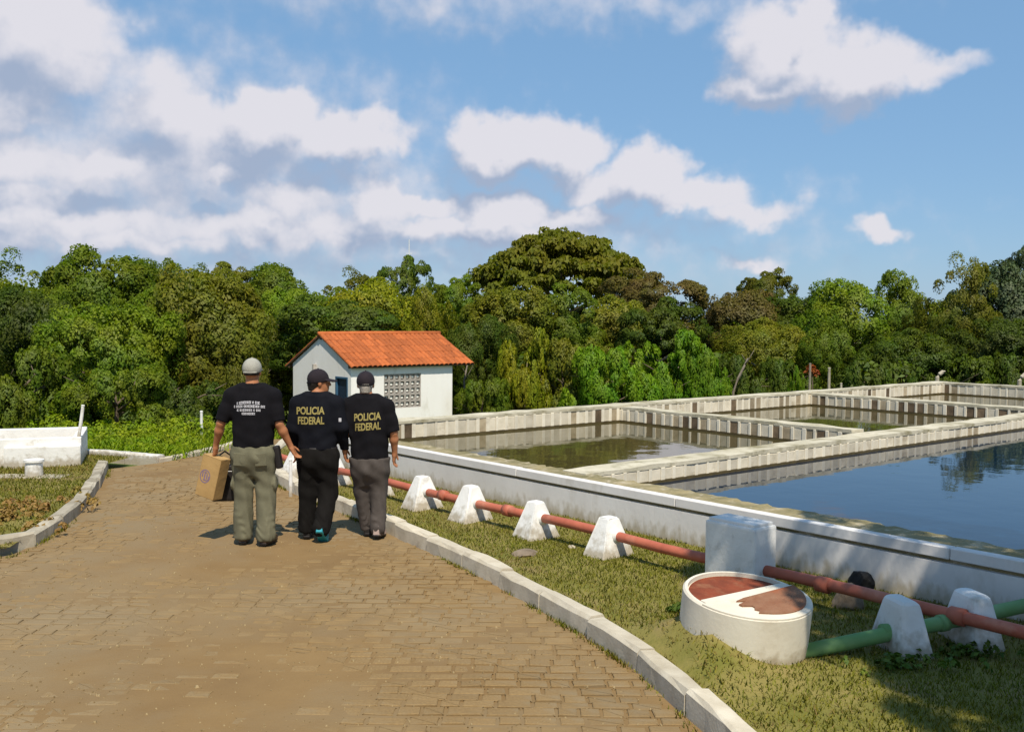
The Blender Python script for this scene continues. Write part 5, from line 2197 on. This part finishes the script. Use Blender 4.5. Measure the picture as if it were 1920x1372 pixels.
    if P.get('cargo'):
        for sx, nm in ((-1, 'pocket'), (1, 'pocket')):
            pk = MB()
            pk.box(cx + sx * .10 - .055, cx + sx * .10 + .055, -.006, .006, -.065, .055)
            me = pk.mesh('pocket', bevel=.004)
            o = link('pocket', me, P['trousers'], tr, (0, cy - .1315, W - .125))
            o.rotation_euler = (R(4), R(-4 * sx), 0)
    # ---------------- shoes
    for sd in ('l', 'r'):
        an, toe = np.array(J['an_' + sd]), np.array(P['toe_' + sd])
        d = toe - an
        d[2] = 0
        d /= np.linalg.norm(d)
        tilt = P.get('tilt_' + sd, 0.0)
        L = .265
        fw = np.array([d[0] * math.cos(tilt), d[1] * math.cos(tilt), -math.sin(tilt)])
        up = np.array([d[0] * math.sin(tilt), d[1] * math.sin(tilt), math.cos(tilt)])
        sdv = np.cross(fw, up)
        heel = an - fw * .055 - up * .065
        Sf = Field(heel - .34, heel + .34, .006)
        X, Y, Z = Sf.grid()
        Pv = np.stack([X - heel[0], Y - heel[1], Z - heel[2]], -1)
        x, y, z = Pv @ fw, Pv @ sdv, Pv @ up
        wdt = np.interp(x, [-.01, .03, .10, .18, .25, .27], [.028, .036, .036, .048, .036, .018])
        top = np.interp(x, [-.01, .04, .10, .16, .24, .27], [.10, .115, .105, .075, .048, .030])
        q = np.maximum(np.abs(y) - wdt * (1 - .25 * np.clip(z / .1, 0, 1)), np.maximum(z - top, -z))
        q = np.maximum(q, np.maximum(-.012 - x, x - L))
        Sf.f = q.astype(np.float32) - .004
        so_ = link('shoe', Sf.mesh('shoe'), P['shoe_' + sd], root)
        Sl = Field(heel - .34, heel + .34, .006)
        q = np.maximum(np.abs(y) - wdt - .004, np.maximum(z - .016, -.010 - z))
        Sl.f = np.maximum(q, np.maximum(-.018 - x, x - L - .005)).astype(np.float32)
        link('sole', Sl.mesh('sole'), P['sole_' + sd], so_)
    return root, shirt, sm


def print_on(shirt, sm, rows, mat, part):
    """flat print laid on the back of a shirt: rows of (text, width, height, x, z, slant) cut from letters"""
    bvh = BVHTree.FromPolygons([v.co[:] for v in sm.vertices], [tuple(p.vertices) for p in sm.polygons])
    for text, width, height, x0, z0, slant in rows:
        cu = bpy.data.curves.new(part, 'FONT')
        cu.body = text
        cu.size = 1
        cu.align_x = 'CENTER'
        cu.offset = .03
        ob = bpy.data.objects.new(part, cu)
        col.objects.link(ob)
        dg = bpy.context.evaluated_depsgraph_get()
        me = bpy.data.meshes.new_from_object(ob.evaluated_get(dg))
        bpy.data.objects.remove(ob)
        bpy.data.curves.remove(cu)
        co = np.array([v.co[:] for v in me.vertices])
        mn, mx = co.min(0), co.max(0)
        bm = bmesh.new()
        bm.from_mesh(me)
        bmesh.ops.triangulate(bm, faces=bm.faces)
        for v in bm.verts:
            v.co.x = x0 + ((v.co.x - mn[0]) / (mx[0] - mn[0]) - .5) * width
            v.co.z = z0 + ((v.co.y - mn[1]) / (mx[1] - mn[1]) - .5) * height + slant * (v.co.x - x0)
            v.co.y = 0
        for _ in range(2):
            bmesh.ops.subdivide_edges(bm, edges=[e for e in bm.edges if e.calc_length() > .018], cuts=1)
            bmesh.ops.triangulate(bm, faces=bm.faces)
        for v in bm.verts:
            hit = bvh.ray_cast(Vector((v.co.x, -1, v.co.z)), Vector((0, 1, 0)))[0]
            v.co.y = (hit.y if hit else -.12) - .0035
        bm.to_mesh(me)
        bm.free()
        link(part, me, mat, shirt)


def bars_on(shirt, sm, rows, mat, part, seed=4):
    """a small print too fine to read: short strokes in rows"""
    r = random.Random(seed)
    bvh = BVHTree.FromPolygons([v.co[:] for v in sm.vertices], [tuple(p.vertices) for p in sm.polygons])
    for width, height, x0, z0, arc in rows:
        m = MB()
        x = x0 - width / 2
        while x < x0 + width / 2 - .006:
            w = r.uniform(.008, .018)
            xe = min(x + w, x0 + width / 2)
            zz = z0 - arc * ((x - x0) / (width / 2)) ** 2
            hh = height * r.uniform(.8, 1)
            for a, b, u, v in ((x, xe, -.5, -.18), (x, x + (xe - x) * .4, -.18, .18), (x, xe, .18, .5)):
                k = len(m.v)
                for px_, pz in ((a, zz + u * hh), (b, zz + u * hh), (b, zz + v * hh), (a, zz + v * hh)):
                    hit = bvh.ray_cast(Vector((px_, -1, pz)), Vector((0, 1, 0)))[0]
                    m.v.append((px_, (hit.y if hit else -.12) - .003, pz))
                m.f.append((k, k + 1, k + 2, k + 3))
            x = xe + r.choice((.003, .003, .003, .012))
        m.build(part, mat, shirt)


def make_people():
    FZ = .008
    # ---- man with the cardboard box
    loc1 = ground_at(476, 1021)
    sc_ = loc1.y
    P = dict(height=1.79, loc=(loc1.x, loc1.y, FZ), seed=1.0, label='man in grey cap, black T-shirt and khaki trousers carrying a cardboard box',
             joints=dict(head=(-.012, .02, 1.655), neck=(-.008, 0, 1.515), sh_l=(-.205, 0, 1.425), sh_r=(.195, 0, 1.425), el_l=(-.300, -.03, 1.165), el_r=(.250, -.03, 1.165),
                         wr_l=(-.372, .05, .945), wr_r=(.340, .05, .945), hand_l=(-.385, .07, .85), hand_r=(.385, .07, .855),
                         hip_l=(-.100, 0, .86), hip_r=(.100, 0, .86), kn_l=(-.105, .03, .49), kn_r=(.118, .01, .49), an_l=(-.105, .02, .085), an_r=(.125, -.04, .085)),
             torso=[(.88, 0, 0, .198, .128), (1.02, 0, 0, .196, .132), (1.15, 0, 0, .195, .130), (1.30, 0, 0, .198, .128), (1.40, -.004, 0, .190, .112), (1.46, -.006, 0, .150, .09), (1.50, -.008, 0, .095, .07)],
             hem=.925, waist=.955, sleeve='short', sleeve_end=.93, arm_x=.225, trouser_r=(.196, .106, .090, .092), cuff=.045, cargo=True,
             toe_l=(-.13, .22, .03), toe_r=(.16, .16, .03), palm_l=(.3, 1, 0), palm_r=(.2, 1, 0), curl_l=1.0, curl_r=.45, curl_sign_l=-1, curl_sign_r=1,
             skin='skin_tan', hair='hair_black', hair_up=.05, cap='cap_grey', strap='cap_grey', shirt='shirt_black', trousers='trouser_khaki', belt='trouser_khaki',
             shoe_l='boot', shoe_r='boot', sole_l='leather', sole_r='leather')
    r1, s1, m1 = person(P)
    bars_on(s1, m1, [(.235, .026, -.012, 1.372, .012), (.295, .026, -.012, 1.336, .008), (.225, .022, -.014, 1.300, .004), (.125, .024, -.014, 1.266, 0)], 'print_white', 'print')
    ho = MB()
    ho.box(-.03, .03, -.045, .045, -.17, .05)
    me = ho.mesh('holster', bevel=.018)
    link('holster', me, 'leather', r1, (.225, .0, .90)).rotation_euler = (0, R(-10), 0)
    # ---- middle man
    loc2 = ground_at(596, 1012)
    P = dict(height=1.69, loc=(loc2.x, loc2.y, FZ), seed=2.3, label='man in black cap and long-sleeved black shirt, the middle one of the three',
             yaw=R(-72),
             joints=dict(head=(.012, .02, 1.545), neck=(-.005, 0, 1.42), sh_l=(-.195, 0, 1.335), sh_r=(.185, 0, 1.335), el_l=(-.245, -.03, 1.09), el_r=(.245, -.03, 1.10),
                         wr_l=(-.240, .06, .885), wr_r=(.250, .08, .885), hand_l=(-.230, .09, .79), hand_r=(.255, .11, .79),
                         hip_l=(-.095, 0, .81), hip_r=(.095, 0, .81), kn_l=(-.108, .04, .46), kn_r=(.105, .02, .46), an_l=(-.115, .06, .085), an_r=(.060, -.13, .135)),
             torso=[(.80, 0, 0, .196, .125), (.92, 0, 0, .190, .125), (1.05, 0, 0, .186, .122), (1.20, 0, 0, .192, .122), (1.31, 0, 0, .186, .108), (1.37, 0, 0, .145, .088), (1.41, 0, 0, .09, .07)],
             hem=.885, waist=.91, sleeve='long', trouser_r=(.190, .102, .088, .086), cuff=.06,
             toe_l=(-.135, .26, .03), toe_r=(.075, .06, .02), tilt_r=R(38), palm_l=(.1, 1, 0), palm_r=(.1, 1, 0), curl_l=.5, curl_r=.5, curl_sign_l=-1,
             skin='skin_tan', hair='hair_black', cap='cap_black', shirt='shirt_navy', trousers='trouser_black', belt='leather',
             shoe_l='shoe_black', shoe_r='teal', sole_l='leather', sole_r='teal')
    r2, s2, m2 = person(P)
    print_on(s2, m2, [('POLICIA', .275, .074, -.050, 1.275, .02), ('FEDERAL', .260, .074, -.045, 1.180, .02)], 'print_yellow', 'lettering')
    pt = MB()
    pt.box(-.013, .013, -.004, .004, -.018, .018)
    link('sleeve_badge', pt.mesh('sleeve_badge', bevel=.002), 'print_white', s2, (.232, -.082, 1.185))
    # dark glasses on the face turned to the right
    # ---- man at the right
    loc3 = ground_at(694, 1008)
    P = dict(height=1.66, loc=(loc3.x, loc3.y, FZ), seed=4.1, label='grey-haired man in black cap, black T-shirt and grey trousers, rightmost of the three',
             yaw=R(6),
             joints=dict(head=(-.050, .03, 1.520), neck=(-.040, 0, 1.395), sh_l=(-.215, 0, 1.31), sh_r=(.165, 0, 1.30), el_l=(-.235, -.05, 1.05), el_r=(.232, -.02, 1.045),
                         wr_l=(-.205, .17, 1.00), wr_r=(.238, .04, .845), hand_l=(-.18, .26, .985), hand_r=(.228, .06, .75),
                         hip_l=(-.092, 0, .79), hip_r=(.088, 0, .79), kn_l=(-.085, .05, .45), kn_r=(.085, .01, .45), an_l=(-.035, .09, .085), an_r=(.085, -.06, .095)),
             torso=[(.70, -.005, 0, .188, .128), (.85, -.005, 0, .184, .128), (1.02, -.01, 0, .182, .126), (1.17, -.02, 0, .190, .124), (1.28, -.025, 0, .184, .108), (1.34, -.03, 0, .145, .088), (1.385, -.038, 0, .09, .07)],
             hem=.775, waist=.80, sleeve='short', sleeve_end=.98, arm_x=.205, trouser_r=(.180, .098, .080, .074), cuff=.05,
             toe_l=(-.05, .29, .03), toe_r=(.11, .14, .02), tilt_r=R(8), palm_l=(.1, 0, 1), palm_r=(.1, 1, 0), curl_l=.8, curl_r=.45, curl_sign_l=-1,
             skin='skin_tan', hair='hair_grey', cap='cap_black', shirt='shirt_black', trousers='trouser_grey', belt='belt',
             shoe_l='shoe_black', shoe_r='shoe_pale', sole_l='leather', sole_r='leather')
    r3, s3, m3 = person(P)
    print_on(s3, m3, [('POLICIA', .262, .074, -.012, 1.210, .07), ('FEDERAL', .25, .074, -.008, 1.115, .07)], 'print_yellow', 'lettering')

    # ---- what the first man carries: his fingers close on the box's top edge
    hx, hy, hz = loc1.x - .385, loc1.y + .07, FZ + .835
    bx = empty('cardboard_box', (hx - .075, hy + .02, hz - .395), R(4))
    bx.rotation_euler = (R(-3), R(13), R(-24))
    tag(bx, 'tan cardboard box with a purple print hanging from the hand of the man in khaki', 'box')
    b = MB()
    b.box(-.112, .112, -.070, .070, 0, .40)
    body = link('carton', b.mesh('carton', bevel=.004, bseg=1), 'cardboard', bx)
    tp = MB()
    tp.box(-.113, .113, -.022, .022, .399, .4025)
    tp.build('tape', 'tape', bx)
    for s_ in (-1, 1):
        fl = MB()
        fl.box(-.110, .110, min(s_ * .003, s_ * .071), max(s_ * .003, s_ * .071), .4004, .4030)
        fl.build('flap', 'cardboard', bx)
    pr_ = MB()
    ringp = [(-.035 + .062 * math.cos(t), .20 + .066 * math.sin(t)) for t in np.linspace(0, 2 * math.pi, 24, endpoint=False)]
    rin = [(-.035 + .052 * math.cos(t), .20 + .056 * math.sin(t)) for t in np.linspace(0, 2 * math.pi, 24, endpoint=False)]
    k = len(pr_.v)
    pr_.v += [(x, -.0713, z) for x, z in ringp] + [(x, -.0713, z) for x, z in rin]
    pr_.f += [(i, (i + 1) % 24, 24 + (i + 1) % 24, 24 + i) for i in range(24)]
    for x, z, w_, h_ in ((-.072, .215, .012, .05), (-.046, .20, .013, .06), (-.020, .205, .013, .05), (.002, .19, .011, .04), (-.05, .165, .05, .011), (-.05, .24, .03, .011)):
        pr_.box(x, x + w_, -.0716, -.0705, z - h_ / 2, z + h_ / 2)
    pr_.build('emblem', 'print_purple', body)
    g = empty('black_bag', (hx + .035, hy + .20, hz - .47), R(8))
    tag(g, 'black soft bag hanging beside the cardboard box', 'bag')
    bg = MB()
    bg.box(-.13, .13, -.055, .055, 0, .36)
    me = bg.mesh('pouch', bevel=.035, bseg=3)
    link('pouch', me, 'leather', g)
    hn = MB()
    hn.tube([(-.06, 0, .35), (-.055, 0, .45), (.0, 0, .49), (.055, 0, .45), (.06, 0, .35)], .009, 8)
    hn.build('handle', 'leather', g, smooth=True)
    zp = MB()
    zp.tube([(-.10, -.056, .30), (.10, -.056, .30)], .004, 6)
    zp.build('zip', 'mast', g)


make_people()
